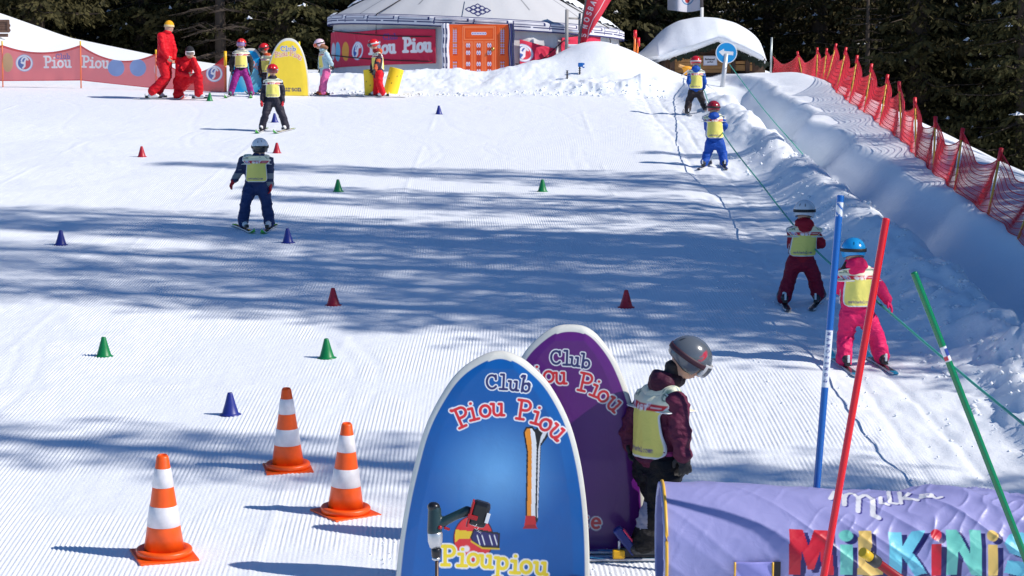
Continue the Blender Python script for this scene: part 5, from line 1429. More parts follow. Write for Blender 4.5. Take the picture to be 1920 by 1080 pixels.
for (tx, ty), (bx, by) in posts:
    g, D = G(bx, by)
    if D > 56 or bx < 1560: D = {1506: 57.5, 1531: 55, 1542: 53.2, 1547: 51.5}.get(bx, D); g = W(bx, by, D)
    t = W(tx, ty, D); pw.append((t, g))
for i, (t, g) in enumerate(pw[1:]):
    d = (g - t).normalized()
    b = MB(); b.m(BAM).tube([t + d * .02, g + d * .5], [.014, .019], 8)
    po = b.build('net_pole', None, net, (0, 0, 0)); po.location = -n0
    b = MB(); b.m(CAPR).tube([t - d * .04, t - d * .035, t + d * .12, t + d * .13], [.012, .03, .027, .018], 8); cp = b.build('pole_cap', None, po)
b = MB(); b.m(REDC)
vv = []; ff = []
def strand(pts, r):
    n = len(vv)
    for p in pts:
        vv.extend([p + Vector((0, 0, r)), p + Vector((r * .87, 0, -r * .5)), p + Vector((-r * .87, 0, -r * .5))])
    for i in range(len(pts) - 1):
        for k in range(3): ff.append((n + 3 * i + k, n + 3 * i + (k + 1) % 3, n + 3 * i + 3 + (k + 1) % 3, n + 3 * i + 3 + k))
def vstrand(pts, r):
    n = len(vv)
    for p in pts:
        vv.extend([p + Vector((r, 0, 0)), p + Vector((-r * .5, r * .87, 0)), p + Vector((-r * .5, -r * .87, 0))])
    for i in range(len(pts) - 1):
        for k in range(3): ff.append((n + 3 * i + k, n + 3 * i + (k + 1) % 3, n + 3 * i + 3 + (k + 1) % 3, n + 3 * i + 3 + k))
for i in range(len(pw) - 1):
    (t0, b0), (t1, b1) = pw[i], pw[i + 1]
    L = (b1 - b0).length
    if L > 12: continue
    rows = 9
    def np_(u, v):
        top = t0.lerp(t1, u); bot = b0.lerp(b1, u)
        sag = .30 * min(1, L / 2.4) * 4 * u * (1 - u)
        p = top.lerp(bot, v * .97 + .01); p = p - Vector((0, 0, sag * (1 - v * .75)))
        p.x += .03 * math.sin(u * 9 + v * 4)
        g_ = gz(p.x, p.y) + .01
        if p.z < g_: p.z = g_
        return p
    nseg = max(8, int(L / .14))
    for r_ in range(rows): strand([np_(q / nseg, r_ / (rows - 1)) for q in range(nseg + 1)], .006 if r_ else .010)
    for r_ in range(22): strand([np_(q / nseg, r_ / 21) for q in range(nseg + 1)], .0018)
    nc = max(6, int(L / .034))
    for q in range(1, nc): vstrand([np_(q / nc, v) for v in np.linspace(0, 1, 6)], .0029)
me = mesh_np('netting', [v - n0 for v in vv], ff, [REDC], False)
no_ = bpy.data.objects.new('netting', me); link(no_, net)
gp_ = W(1447, 70, 58.5); g9 = Vector((gp_.x - .02, gp_.y, gz(gp_.x, gp_.y) - .2))
o = MB().tube([g9 * 1.0, gp_], .028, 10).build('metal_post', mat('galvanised', (.45, .5, .5), .4, .6)); tag(o, 'thin grey metal post at the left end of the net', 'post')

# ------------------------------------------------------------------ yurt
YC = Vector((-.98, 58.5, 0)); YR = 3.9
yb = gz(YC.x, YC.y) - .5
yurt = empty('yurt', (YC.x, YC.y, yb)); tag(yurt, 'white canvas yurt with orange door and navy eave pattern', 'yurt')
O = np.array([[YC.x, YC.y, yb]])
def tilt(x): return -.05 * (x - YC.x)
def polar(a, r, z):
    x = YC.x + r * np.sin(a); y = YC.y - r * np.cos(a)
    return np.stack([x, y, z + tilt(x)], 1) - O
def wall_fn(U, V):
    f = (1 - np.abs(noise2(U * 13, V * .6, 201) * 2 - 1)) ** 2 * .05 * (1 - .6 * ss(1.7, 2.0, V)) + .03 * (noise2(U * 5, V * 2, 203) - .5)
    return polar(U, YR - .02 + f, V)
CANV = paint_mat('yurt_canvas', .85, bump=.3, scale=6)
sheet('canvas_wall', wall_fn, np.linspace(-PI, PI, 700), np.linspace(yb, 2.06, 26), lin(206, 206, 206), CANV, yurt)
RZ = lambda r: 2.17 + .80 * (1 - ((r - .6) / 3.4) ** 1.35) * 1.9
def roof_fn(U, V):
    seam = 0 * U
    return polar(U, V, RZ(V) + .006 * np.sin(U * 28) + seam * .5)
def roof_p(U, V):
    q = np.empty((len(U), 3)); q[:] = lin(196, 197, 199)
    s_ = np.abs((U * 7 / PI + .5) % 1 - .5) / 7 * PI * V
    q[s_ < .016] = lin(120, 122, 126)
    return q
sheet('canvas_roof', roof_fn, np.linspace(-PI, PI, 560), np.linspace(4.02, .5, 60), roof_p, CANV, yurt)
MB().lathe([(.62, 0), (.66, .12), (.5, .2), (.01, .26)], (0, 0, float(RZ(.6)) - yb - .05), 32).build('crown_cap', mat('crown_canvas', (.5, .5, .5), .8), yurt)
# eave band with key pattern
def band_fn(U, V):
    r = np.where(V < .22, YR + .13, YR + .13 - (V - .22) * 1.2); z = 1.98 + np.minimum(V, .22) + np.clip(V - .22, 0, 1) * .75
    return polar(U, r + .012 * np.sin(U * 40), z)
def band_p(U, V):
    q = np.empty((len(U), 3)); q[:] = lin(214, 214, 220); nv_ = lin(38, 44, 98); s = U * YR
    q[V < .035] = nv_; q[(V > .095) & (V < .125)] = nv_
    q[(V > .275)] = lin(90, 95, 125)
    per = .98; t = (s / per) % 1.0
    upper = (V > .15) & (V < .26); edge_ = (np.abs(V - .165) < .014) | (np.abs(V - .245) < .012)
    m = upper & edge_ & (t < .88); q[m] = nv_
    m = (V > .15) & (V < .26) & ((np.abs(t - .02) < .02) | (np.abs(t - .86) < .02)); q[m] = nv_
    t2 = (s / per + .5) % 1.0
    m = (V > .06) & (V < .165) & (np.abs(t2 - .5) < .02); q[m] = nv_
    m = (np.abs(t2 - .5) > .46) & (V > .09) & (V < .13); q[m] = lin(214, 214, 220)
    return q
sheet('eave_band', band_fn, np.linspace(-PI, PI, 1500), np.linspace(0, .31, 32), band_p, CANV, yurt, thick=.01)
# snow left on the roof
def snow_cap():
    us = np.linspace(-PI, PI, 260); rs = np.linspace(.55, 3.98, 70)
    U, V = np.meshgrid(us, rs); Uf = U.ravel(); Vf = V.ravel()
    nz = fbm(Uf * 3.0, Vf * 2.2, 211, 4)
    lim = np.interp(Uf, [-3.2, -1.7, -1.25, -1.0, -.6, 0, .5, .9, 1.2, 1.6, 3.2], [4.2, 4.1, 3.75, 2.9, 2.1, 1.95, 2.0, 2.3, 3.4, 4.0, 4.2])
    h = (lim - Vf) * .5 + (nz - .5) * 1.3
    P = polar(Uf, Vf, RZ(Vf) + np.clip(h, 0, 1) ** .5 * .16 + .01)
    Fq = grid_faces(len(us), len(rs)); ok = (h[Fq] > 0).all(1)
    me = mesh_np('roof_snow', P, Fq[ok], [SNOW]); o = bpy.data.objects.new('roof_snow', me); link(o, yurt)
snow_cap()
# endless knot emblem
def knot_fn(U, V): return polar(U / 3.5 + .03, 3.93 - V * .85, RZ(3.93 - V * .85) + .03)
def knot_p(U, V):
    p = Painter(U, V * .9, lin(196, 197, 199)); p.aa = .008; nv_ = lin(38, 44, 98)
    for i in range(-2, 3):
        for j in range(-1, 2):
            if abs(i) + abs(j) > 2: continue
            cx, cy = i * .115, .42 + j * .20 + (.10 if i % 2 else 0)
            if (i % 2) and j == 1: continue
            p.stroke([(cx - .085, cy), (cx, cy + .11), (cx + .085, cy), (cx, cy - .11), (cx - .085, cy)], .042, nv_)
    return p.c
sheet('knot_emblem', knot_fn, np.linspace(-.36, .36, 130), np.linspace(.03, .98, 110), knot_p, CANV, yurt)
# door in its carved frame
dD = 53.95
DW = lambda x, y, d=0.0: np.array(W(x, y, dD + d)) - O[0]
def door_fn(U, V):
    D = dD + 0 * U
    x = (U - 960) / F * D; v = (540 - V) / F * D
    return np.stack([x, np.full_like(x, W(895, 90, dD).y), -D * math.sin(TH) + v * math.cos(TH)], 1) - O
def door_p(U, V):
    og = lin(238, 92, 12); p = Painter(U, V, og); p.aa = .35; ln = lin(252, 160, 110); lv = lin(205, 200, 230); dk = lin(200, 62, 8)
    rng = random.Random(4)
    for x0 in (853, 942):                                  # ornamental strips of the frame
        for y0, y1 in ((52, 104), (114, 150)):
            p.poly([(x0 - 4.5, y0), (x0 + 4.5, y0), (x0 + 4.5, y1), (x0 - 4.5, y1)], dk)
            p.stroke([(x0 - 4.7, y0), (x0 - 4.7, y1)], .5, ln)
            y = y0 + 3
            while y < y1 - 1:
                for dx in (-2, 2):
                    p.ell(x0 + dx, y, 1.5, 1.3, lv if int(y) % 5 else lin(240, 170, 90)); p.ell(x0 + dx, y, .6, .5, lin(90, 90, 180))
                y += 3.2
    for q in ((868, 929, 50, 155), (871, 926, 52, 74)):
        x0, x1, y0, y1 = q; p.stroke([(x0, y1), (x0, y0), (x1, y0), (x1, y1), (x0, y1)], .8, ln)
    for x0, x1 in ((869.5, 886), (889, 906), (909, 926)):
        for o_ in (0, 1.8): p.stroke([(x0 + o_, 78 + o_), (x1 - o_, 78 + o_), (x1 - o_, 154), (x0 + o_, 154), (x0 + o_, 78 + o_)], .55, ln)
        cx = (x0 + x1) / 2
        p.poly([(cx - 4, 80), (cx + 4, 80), (cx + 4, 145), (cx - 4, 145)], dk)
        for y in (85, 99, 120, 134):
            for dx in (-2, 2):
                p.ell(cx + dx, y, 1.9, 4.2, lin(225, 215, 230)); p.ell(cx + dx, y + 1, .8, 1.8, lin(110, 110, 190))
    p.poly([(872, 54), (925, 54), (925, 72), (872, 72)], og); p.stroke([(873, 55), (924, 55), (924, 71), (873, 71), (873, 55)], .6, dk)
    for i in range(9): p.ell(886 + i * 3, 63, 2.2, 2.8, lin(225, 220, 235)); p.ell(886 + i * 3, 63, 1, 1.4, lin(120, 120, 190))
    p.stroke([(866.5, 48), (866.5, 156)], .8, dk)
    p.stroke([(931.5, 48), (931.5, 156)], .8, dk)
    return p.c
sheet('door', door_fn, np.linspace(841, 956, 330), np.linspace(46, 162, 330), door_p, paint_mat('door_paint', .45), yurt, thick=.08, off=0)
MB().m(mat('brass', (.5, .35, .1), .35, .8)).sphere(DW(924, 92, -.05), .05, n=12).build('door_handle', None, yurt)
def stripe_fn(x0, x1):
    def fn(U, V):
        D = dD - .10; x = (U - 960) / F * D; v = (540 - V) / F * D
        return np.stack([x + .010 * np.sin(V * .12), W(895, 90, dD).y - .08 + .04 * np.sin(U * 1.1) + 0 * U, -D * math.sin(TH) + v * math.cos(TH)], 1) - O
    return fn
def stripe_p(U, V):
    q = np.empty((len(U), 3)); q[:] = lin(214, 214, 222); t = (U % 5.6)
    q[(t < 1.9)] = lin(38, 44, 98); q[(t > 3.2) & (t < 4.0) & (np.sin(V * .35) > -.3)] = lin(38, 44, 98); return q
for x0, x1 in ((828, 842.5), (953.5, 964)):
    sheet('door_curtain', stripe_fn(x0, x1), np.linspace(x0, x1, 40), np.linspace(44, 158, 60), stripe_p, CANV, yurt, thick=.02)
# ropes round the wall
DRK = mat('dark_rope', (.03, .022, .02), .8)
for z0, z1 in ((1.78, 1.86), (1.14, 1.20)):
    MB().tube([Vector(polar(np.array([a]), YR + .10, np.array([z0 + (z1 - z0) * math.sin(a * 3)]))[0]) for a in np.linspace(-1.5, -.27, 40)], .014, 6).build('tie_rope', DRK, yurt)
MB().tube([Vector(polar(np.array([a]), YR + .10, np.array([z]))[0]) for a, z in ((.27, 1.14), (.4, 1.1), (.62, 1.82), (1.0, 1.80), (1.15, 1.85), (1.4, 1.6))], .014, 6).build('tie_rope', DRK, yurt)
MB().tube([Vector(polar(np.array([a]), r, np.array([z]))[0]) for a, r, z in ((-.60, 1.5, float(RZ(1.5)) + .05), (-.66, 3.5, float(RZ(3.5)) + .05), (-.68, 4.0, 2.25), (-.68, 4.02, 1.75))], .014, 6).build('tie_rope', DRK, yurt)
MB().tube([Vector(polar(np.array([a]), r, np.array([z]))[0]) for a, r, z in ((1.0, 1.5, float(RZ(1.5)) + .05), (1.05, 3.5, float(RZ(3.5)) + .05), (1.08, 4.0, 2.25), (1.10, 4.02, 1.85))], .014, 6).build('tie_rope', DRK, yurt)

# banners tied to the yurt
BRED = lin(206, 36, 72)
def ban(name, label, a0, a1, zb, zt, paint, nu, nv, drop=None):
    def fn(U, V):
        f = .03 * (1 - np.abs(noise2(U * 16 + V, V * 1.6, 221) * 2 - 1)) + .012
        x = U
        return np.stack([YC.x + (YR + .045 + f) * np.sin(x), YC.y - (YR + .045 + f) * np.cos(x), np.interp(x, [a0, a1], zb) + (np.interp(x, [a0, a1], zt) - np.interp(x, [a0, a1], zb)) * V + .02 * np.sin(x * 9) * V], 1)
    def pt(U, V):
        s = (np.sin(U)) * YR; h = .93
        p = Painter(s, (1 - V) * h, BRED); p.aa = .012; paint(p, h); return p.c
    c0 = Vector((YC.x + YR * math.sin((a0 + a1) / 2), YC.y - YR * math.cos((a0 + a1) / 2), zb[0]))
    o = sheet('banner', fn, np.linspace(a0, a1, nu), np.linspace(0, 1, nv), pt, paint_mat('banner_cloth', .75, bump=.4, scale=5), None, thick=.006, loc=c0)
    tag(o, label, 'banner')
def leftban(p, h):
    px = lambda x: (x - 893) / 71.5
    w_ = lin(240, 238, 238)
    p.ell(px(627), .5, .06, .22, lin(200, 205, 215)); p.ell(px(638), .52, .085, .25, lin(110, 185, 215)); p.ell(px(655), .52, .10, .25, lin(230, 160, 60))
    p.swirl(px(679), .52, .25, sx=.62)
    p.text('Piou', px(703), .62, .32, .070, w_, .74, slant=.0); p.text('Club', px(729), .27, .14, .032, lin(110, 60, 130), .9)
    p.text('Piou', px(767), .60, .35, .078, w_, .70)
ban('banner', 'long crimson banner with white lettering tied left of the yurt door', -1.36, -.245, (1.02, 1.10), (1.96, 1.98), leftban, 420, 60)
def rightban(p, h):
    p.swirl((983 - 893) / 71.5, .42, .30, sx=.80)
ban('banner', 'crimson banner with round emblem tied right of the yurt door', .30, .56, (.98, .98), (1.70, 1.50), rightban, 150, 50)
ban('banner', 'plain crimson banner strip at the right end of the yurt', .60, .98, (1.38, 1.40), (1.78, 1.84), lambda p, h: None, 60, 20)

# ------------------------------------------------------------------ feather flag, frame, stakes and poles on the mound
fg = W(1085, 86, 54.4); fl = empty('feather_flag', (fg.x, fg.y, gz(fg.x, fg.y))); tag(fl, 'red feather flag with white lettering planted before the yurt', 'flag')
def flag_fn(U, V):
    y = 84 - V * 150
    xl_ = np.interp(V, [0, .35, .6, .85, 1], [1086, 1094, 1101, 1112, 1140]); xr_ = np.interp(V, [0, .12, .3, .56, .8, 1], [1096, 1104, 1122, 1146, 1160, 1142])
    x = xl_ + (xr_ - xl_) * U; D = 54.4 + .10 * np.sin(U * 4 + V * 6)
    v = (540 - y) / F * 54.4
    return np.stack([(x - 960) / F * 54.4, W(1090, 50, 54.4).y + .08 * np.sin(U * 4 + V * 6), -54.4 * math.sin(TH) + v * math.cos(TH)], 1) - np.array([fl.location])
def flag_p(U, V):
    y = 84 - V * 150
    xl_ = np.interp(V, [0, .35, .6, .85, 1], [1086, 1094, 1101, 1112, 1140]); xr_ = np.interp(V, [0, .12, .3, .56, .8, 1], [1096, 1104, 1122, 1146, 1160, 1142])
    p = Painter(xl_ + (xr_ - xl_) * U, y, lin(228, 62, 82)); p.aa = .5; w_ = lin(240, 235, 238)
    p.letters([('S', 1098, 70, 78), ('N', 1100, 54, 74), ('O', 1103, 42, 70), ('S', 1107, 30, 66), ('B', 1110, 21, 63), ('A', 1114, 11, 60), ('R', 1119, 1, 60), ('D', 1124, -9, 60)], 9, 1.7, w_, w_, 0)
    p.stroke([(1101, 78), (1104, 56), (1112, 36), (1124, 18), (1136, -4)], 1.1, w_)
    return p.c
sheet('flag_cloth', flag_fn, np.linspace(0, 1, 90), np.linspace(0, 1, 240), flag_p, paint_mat('flag_cloth', .7, translucent=.25), fl, thick=.004)
MB().tube([Vector((0, 0, -.3))] + [Vector(flag_fn(np.array([-.02]), np.array([v]))[0]) for v in np.linspace(0, 1, 20)], .025, 8).build('pole', mat('flag_pole_grey', (.12, .11, .12), .4), fl)
a = W(1063, 18, 54.2); b0 = W(1062, 104, 54.2)
fr = MB(); fr.m(mat('weathered_grey', (.32, .31, .30), .7)); fr.tube([b0, a], .045, 8); fr.tube([W(1087, 25, 54.6), W(1085, 100, 54.6)], .03, 8)
for y_ in (34, 60): fr.tube([W(1063, y_, 54.2), W(1087, y_ + 1, 54.5)], .025, 8)
fr.m(TREESNOW).box(W(1074, 59, 54.35), (.3, .06, .05)).box(W(1074, 86, 54.3), (.35, .1, .08), None, .02)
o = fr.build('ladder_rack'); tag(o, 'grey upright rack with crossbars standing left of the feather flag', 'rack')
for (x0, y0, x1, y1, lab) in ((1191, 58, 1189, 100, 'taller orange marker pole behind the mound'), (1197, 72, 1193, 100, 'shorter orange marker pole behind the mound')):
    t = W(x0, y0, 57.5); q = W(x1, y1 + 20, 57.5)
    b = MB(); b.m(mat('pole_orange', lin(245, 130, 50), .4)).tube([q, t], .03, 8); b.m(CAPR).tube([t - Vector((0, 0, .22)), t + Vector((0, 0, .02))], .045, 8)
    o = b.build('marker_pole'); tag(o, lab, 'pole')
for x0, y0, y1, blue, lab in ((1063.5, 132, 150, 0, 'short black screw stake stuck in the mound'), (1087, 120, 142, 1, 'black stake with blue clamp on top stuck in the mound')):
    g, D = G(x0, y1 - 2); t = W(x0, y0, D)
    b = MB(); b.m(mat('stake_black', (.03, .03, .035), .5)).tube([g - Vector((0, 0, .1)), t], .018, 8)
    for k_ in range(5): b.tube([g.lerp(t, .15 + k_ * .2), g.lerp(t, .19 + k_ * .2)], .032, 8)
    if blue: b.m(mat('clamp_blue', lin(20, 100, 180), .4)).box(t + Vector((.02, 0, -.02)), (.12, .08, .10), None, .015).box(t + Vector((.09, 0, .0)), (.05, .06, .05), None, .01).box(t + Vector((.09, 0, -.08)), (.05, .06, .03), None, .01)
    o = b.build('snow_stake'); tag(o, lab, 'stake')

# yellow foam rolls behind the child in red trousers
for x0, x1, yt, ybt, dz, lab in ((695, 698, 131, 179, .35, 'upright yellow foam roll behind the child in red trousers'), (744, 731, 129, 174, .25, 'leaning yellow foam roll half sunk in the snow bank')):
    g, D = G(x1, ybt + 3); D += dz; t = W(x0, yt, D); q = W(x1, ybt + 4, D)
    d = (q - t).normalized()
    def fn(U, V, t=t, d=d, L=(q - t).length + .08):
        X = Vector((1, 0, 0)); X = (X - d * X.dot(d)).normalized(); Y = d.cross(X); r_ = .17 * np.where(V <= 0, 0.0, np.where(V < .5, .93, 1.0))
        h = np.clip(V - .5, 0, None) * L
        return np.array(t)[None] + np.array(d)[None] * h[:, None] + (np.cos(U)[:, None] * np.array(X) + np.sin(U)[:, None] * np.array(Y)) * (r_ + .004 * np.sin(U * 3))[:, None]
    def fp(U, V):
        p = np.empty((len(U), 3)); p[:] = lin(248, 214, 38); n_ = _h(np.floor(U * 9), np.floor(V * 22), 5); p[n_ > .985] = lin(120, 90, 40); return p
    o = sheet('foam_roll', fn, np.linspace(0, 2 * PI, 60), np.concatenate([[0, .3, .5], np.linspace(.52, 1.5, 60)]), fp, paint_mat('foam', .6, bump=.3), None, loc=q)
    tag(o, lab, 'foam roll')

# ------------------------------------------------------------------ banner fence on the left
FP = [(-140, 84, 176, 52.3), (4, 84, 177, 52.0), (151, 84, 176, 51.7), (292, 100, 178, 51.1), (422, 103, 174, 50.4)]
fen = empty('banner_fence', W(151, 176, 51.7)); tag(fen, 'sagging translucent red banner fence strung between thin poles', 'fence')
n1 = fen.location.copy()
def bx(U):
    return np.interp(U, [f[0] for f in FP], [f[3] for f in FP])
def fence_fn(U, V):
    D = bx(U); i = np.clip(np.searchsorted([f[0] for f in FP], U, side='right') - 1, 0, len(FP) - 2)
    X0 = np.array([f[0] for f in FP])[i]; X1 = np.array([f[0] for f in FP])[i + 1]; T0 = np.array([f[1] for f in FP])[i]; T1 = np.array([f[1] for f in FP])[i + 1]
    u = (U - X0) / (X1 - X0); sag = np.array([14, 14, 21, 35])[i]
    top = T0 + (T1 - T0) * u + sag * 4 * u * (1 - u); bot = np.interp(U, [-140, 4, 151, 292, 422], [152, 152, 151, 166, 173])
    y = top + (bot - top) * V
    x = (U - 960) / F * D; v = (540 - y) / F * D
    n_ = .05 * (noise2(U * .05, V * 2.5 + U * .02, 301) - .5)
    return np.stack([x, D * math.cos(TH) + v * math.sin(TH) * 0 + 3.5 + n_ - 3.5 + .5, -D * math.sin(TH) + v * math.cos(TH)], 1)
def fence_p(U, V):
    top_bot = fence_y(U, V)
    p = Painter(U, top_bot, lin(246, 122, 126)); p.aa = .6; w_ = lin(245, 240, 240)
    p.c[U > 340] = lin(226, 70, 74); p.c[V < .07] = lin(215, 35, 45); p.c[V > .97] = lin(222, 60, 70)
    p.ell(14, 117, 10, 18, lin(215, 165, 110)); p.swirl(45, 118, 16)
    p.text('Club', 104, 110, 9, 1.6, lin(110, 95, 165), 1.0); p.text('Piou', 82, 126, 20, 3.4, w_, .88); p.text('Piou', 153, 125, 20, 3.4, w_, .88, rot=-3)
    for x_ in (217, 258): p.ell(x_, 127, 15.5, 16, lin(125, 155, 210))
    p.ell(303, 130, 15, 16, lin(235, 170, 175)); p.swirl(401, 138, 15.5)
    return p.c
def fence_y(U, V):
    i = np.clip(np.searchsorted([f[0] for f in FP], U, side='right') - 1, 0, len(FP) - 2)
    X0 = np.array([f[0] for f in FP])[i]; X1 = np.array([f[0] for f in FP])[i + 1]; T0 = np.array([f[1] for f in FP])[i]; T1 = np.array([f[1] for f in FP])[i + 1]
    u = (U - X0) / (X1 - X0); sag = np.array([14, 14, 21, 35])[i]
    top = T0 + (T1 - T0) * u + sag * 4 * u * (1 - u); bot = np.interp(U, [-140, 4, 151, 292, 422], [152, 152, 151, 166, 173])
    return top + (bot - top) * V
sheet('banner_cloth', lambda U, V: fence_fn(U, V) - np.array([n1]), np.linspace(-140, 422, 900), np.linspace(0, 1, 110), fence_p, paint_mat('fence_cloth', .7, translucent=.5, alpha=.86), fen)
for i, (x_, yt, yb_, D_) in enumerate(FP):
    t = Vector(fence_fn(np.array([float(x_)]), np.array([0.0]))[0]); q = Vector((t.x, t.y, gz(t.x, t.y) - .15))
    b = MB(); b.m(mat('pole_orange2', lin(235, 120, 70), .5)).tube([q - n1, t - n1 + Vector((0, 0, .06))], .016 if i < 4 else .03, 8)
    b.m(mat('yellow_plastic')if False else mat('cap_yellow', lin(245, 190, 20), .4)).tube([t - n1 - Vector((0, 0, .02 if i < 4 else .25)), t - n1 + Vector((0, 0, .09))], .02 if i < 4 else .036, 8)
    b.build('fence_pole', None, fen)

# ------------------------------------------------------------------ snowbound hut
HD = 58.6
hg = W(1345, 140, HD); hut = empty('wooden_hut', (hg.x, hg.y, gz(hg.x, hg.y) - .3)); tag(hut, 'small wooden hut buried under a huge snow dome', 'hut')
h0 = np.array([hut.location])
top_px = [(1208, 96), (1222, 84), (1240, 66), (1256, 48), (1280, 34), (1316, 27), (1350, 29), (1385, 38), (1410, 52), (1428, 68), (1436, 92), (1446, 106), (1450, 118)]
bot_px = [(1208, 108), (1240, 114), (1262, 109), (1300, 98), (1343, 80), (1360, 86), (1400, 104), (1436, 120), (1450, 125)]
def dome(U, V):
    yt = np.interp(U, [p[0] for p in top_px], [p[1] for p in top_px]); yb_ = np.interp(U, [p[0] for p in bot_px], [p[1] for p in bot_px])
    kk = np.linspace(-1, 1, 9); g_ = np.exp(-(kk * 1.6) ** 2); g_ /= g_.sum()
    yt = sum(w_ * np.interp(U + q_ * 13, [p[0] for p in top_px], [p[1] for p in top_px]) for w_, q_ in zip(g_, kk)); yb_ = sum(w_ * np.interp(U + q_ * 5, [p[0] for p in bot_px], [p[1] for p in bot_px]) for w_, q_ in zip(g_, kk))
    D = HD; x = (U - 960) / F * D
    zt = -D * math.sin(TH) + (540 - yt) / F * D * math.cos(TH); zb = -D * math.sin(TH) + (540 - yb_) / F * D * math.cos(TH)
    c = (zt + zb) / 2; hh = np.maximum((zt - zb) / 2, .02); ends = np.clip(np.minimum(U - 1206, 1452 - U) / 26, 0.02, 1) ** .5
    co = np.cos(V); si = np.sin(V)
    yy = -np.sign(co) * np.abs(co) ** .55 * 2.9 * ends; zz = c + hh * (2 * ((1 + si) / 2) ** 2.3 - 1)
    yy = yy + .22 * (fbm(U * .02, V * .6, 317, 2) - .5)
    low = (si < -.6) * .08 * (noise2(U * .35, V, 319) - .5)
    return np.stack([x, W(1345, 80, D).y + 2.3 + yy, zz + low], 1) - h0
me_ = sheet('roof_snow', dome, np.concatenate([[1206], np.linspace(1208, 1450, 130), [1452]]), np.linspace(0, 2 * PI, 72), (.8, .8, .8), SNOW, hut)
DWOOD = mat('dark_wood', (.09, .052, .035), .8, var=.35, scale=9, bump=.4); LWOOD = mat('light_wood', lin(190, 140, 85), .7, var=.2, scale=7, bump=.2)
HW = lambda x, y, d=0.0: Vector(W(x, y, HD + d)) - hut.location
b = MB(); b.m(DWOOD)
lo = HW(1250, 150); hi = HW(1438, 112); pk = HW(1343, 84)
b.prism([(lo.x, lo.z), (hi.x, lo.z), (hi.x, HW(1438, 119).z), (pk.x, pk.z), (lo.x, HW(1250, 112).z)], pk.y + .35, pk.y + 4.2)
b.build('hut_wall', None, hut)
b = MB(); b.m(LWOOD)
for k_, y_ in enumerate((107, 113.5, 120, 126.5, 133)):
    c_ = HW((1258 + 1372) / 2, y_); b.box((c_.x, pk.y + .25 - .01 * (k_ % 2), c_.z), (114 / 68.3, .08, .09), None, .008)
c_ = HW(1392, 117); b.box((c_.x, pk.y + .22, c_.z), (40 / 68.3, .08, .09), None, .008); c_ = HW(1392, 127); b.box((c_.x, pk.y + .22, c_.z), (40 / 68.3, .08, .16), None, .008)
b.build('plank_counter', None, hut)
b = MB(); b.m(DWOOD)
for x_ in (1403, 1376, 1262): c_ = HW(x_, 124); b.box((c_.x, pk.y + .15, c_.z), (.12, .12, .5), None, .01)
b.build('post', None, hut)
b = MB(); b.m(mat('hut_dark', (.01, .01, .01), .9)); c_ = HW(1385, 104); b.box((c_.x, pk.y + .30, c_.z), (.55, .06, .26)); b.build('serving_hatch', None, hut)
def note_p(U, V):
    p = Painter(U, V, lin(225, 225, 232)); p.aa = .3; dk = lin(50, 50, 60)
    p.text('Restaurant', 1322.5, 112.5, 3.4, .8, dk, .78); p.text('geoffnet', 1327, 117, 2.6, .6, dk, .8); p.stroke([(1320, 105), (1345, 106), (1345, 122), (1320, 121), (1320, 105)], .6, lin(150, 150, 165)); return p.c
ns_ = sheet('paper_notice', lambda U, V: np.stack([(U - 960) / F * HD, np.full_like(U, W(1330, 112, HD).y + .12), -HD * math.sin(TH) + (540 - V) / F * HD * math.cos(TH)], 1), np.linspace(1319.5, 1345.5, 110), np.linspace(104.5, 122.5, 80), note_p, paint_mat('paper', .7), None, thick=.01, loc=HW(1330, 112) + hut.location)
tag(ns_, 'white paper notice hanging on the front of the hut', 'notice')
GARL = mat('fir_garland', (.012, .022, .012), .9, var=.4)
b = MB(); b.m(GARL); rg = random.Random(9)
for i in range(200):
    t = rg.random(); x_ = 1262 + t * 174
    y_ = np.interp(x_, [p[0] for p in bot_px], [p[1] for p in bot_px]) + 2.5
    if x_ < 1270 and rg.random() < .5: continue
    c_ = HW(x_, y_, -.25); r_ = rg.uniform(.05, .13); an = rg.random() * 6
    v1 = Vector((math.cos(an) * r_, rg.uniform(-.05, .05), math.sin(an) * r_)); v2 = Vector((-v1.z * .4, 0, v1.x * .4))
    b.quad([c_ - v1 - v2, c_ + v1 - v2 * .3, c_ + v1 * 1.3, c_ - v1 * .8 + v2])
b.build('fir_garland', None, hut)
b = MB(); b.m(mat('orange_cloth', lin(240, 165, 40), .6)); c_ = W(1288, 128, 57.0); b.sphere(c_, .09, (1.5, .8, .7)).box(c_ + Vector((.02, 0, -.10)), (.22, .10, .16), None, .03)
b.m(mat('tan_cloth', lin(225, 175, 110), .6)).box(c_ + Vector((-.10, .02, .04)), (.26, .08, .08), Matrix.Rotation(.3, 3, 'Y'), .03)
o = b.build('orange_bag'); tag(o, 'orange bag lying on the snow in front of the hut', 'bag')
# white flag beyond the hut
fp_ = W(1316, 30, 66.5); wf = empty('flagpole', (fp_.x, fp_.y, gz(fp_.x, fp_.y) - .2)); tag(wf, 'white flag with round emblem flying above the snow dome', 'flag')
f0_ = Vector(wf.location)
MB().m(mat('pole_white', (.7, .7, .7), .4)).tube([Vector((0, 0, 0)), W(1316, 14, 66.5) - f0_], .055, 10).m(mat('pole_dark', (.14, .12, .13), .5)).tube([W(1316, 15, 66.5) - f0_, W(1314, -60, 66.5) - f0_], .05, 10).build('pole', None, wf)
def wflag(U, V):
    D = 66.5; x = (U - 960) / F * D; y = V + 3.5 * np.sin((1313 - U) * .055); v = (540 - y) / F * D
    return np.stack([x, W(1316, 0, D).y + .25 * np.sin((1313 - U) * .11) * np.clip((1313 - U) / 30, 0, 1), -D * math.sin(TH) + v * math.cos(TH)], 1) - np.array([f0_])
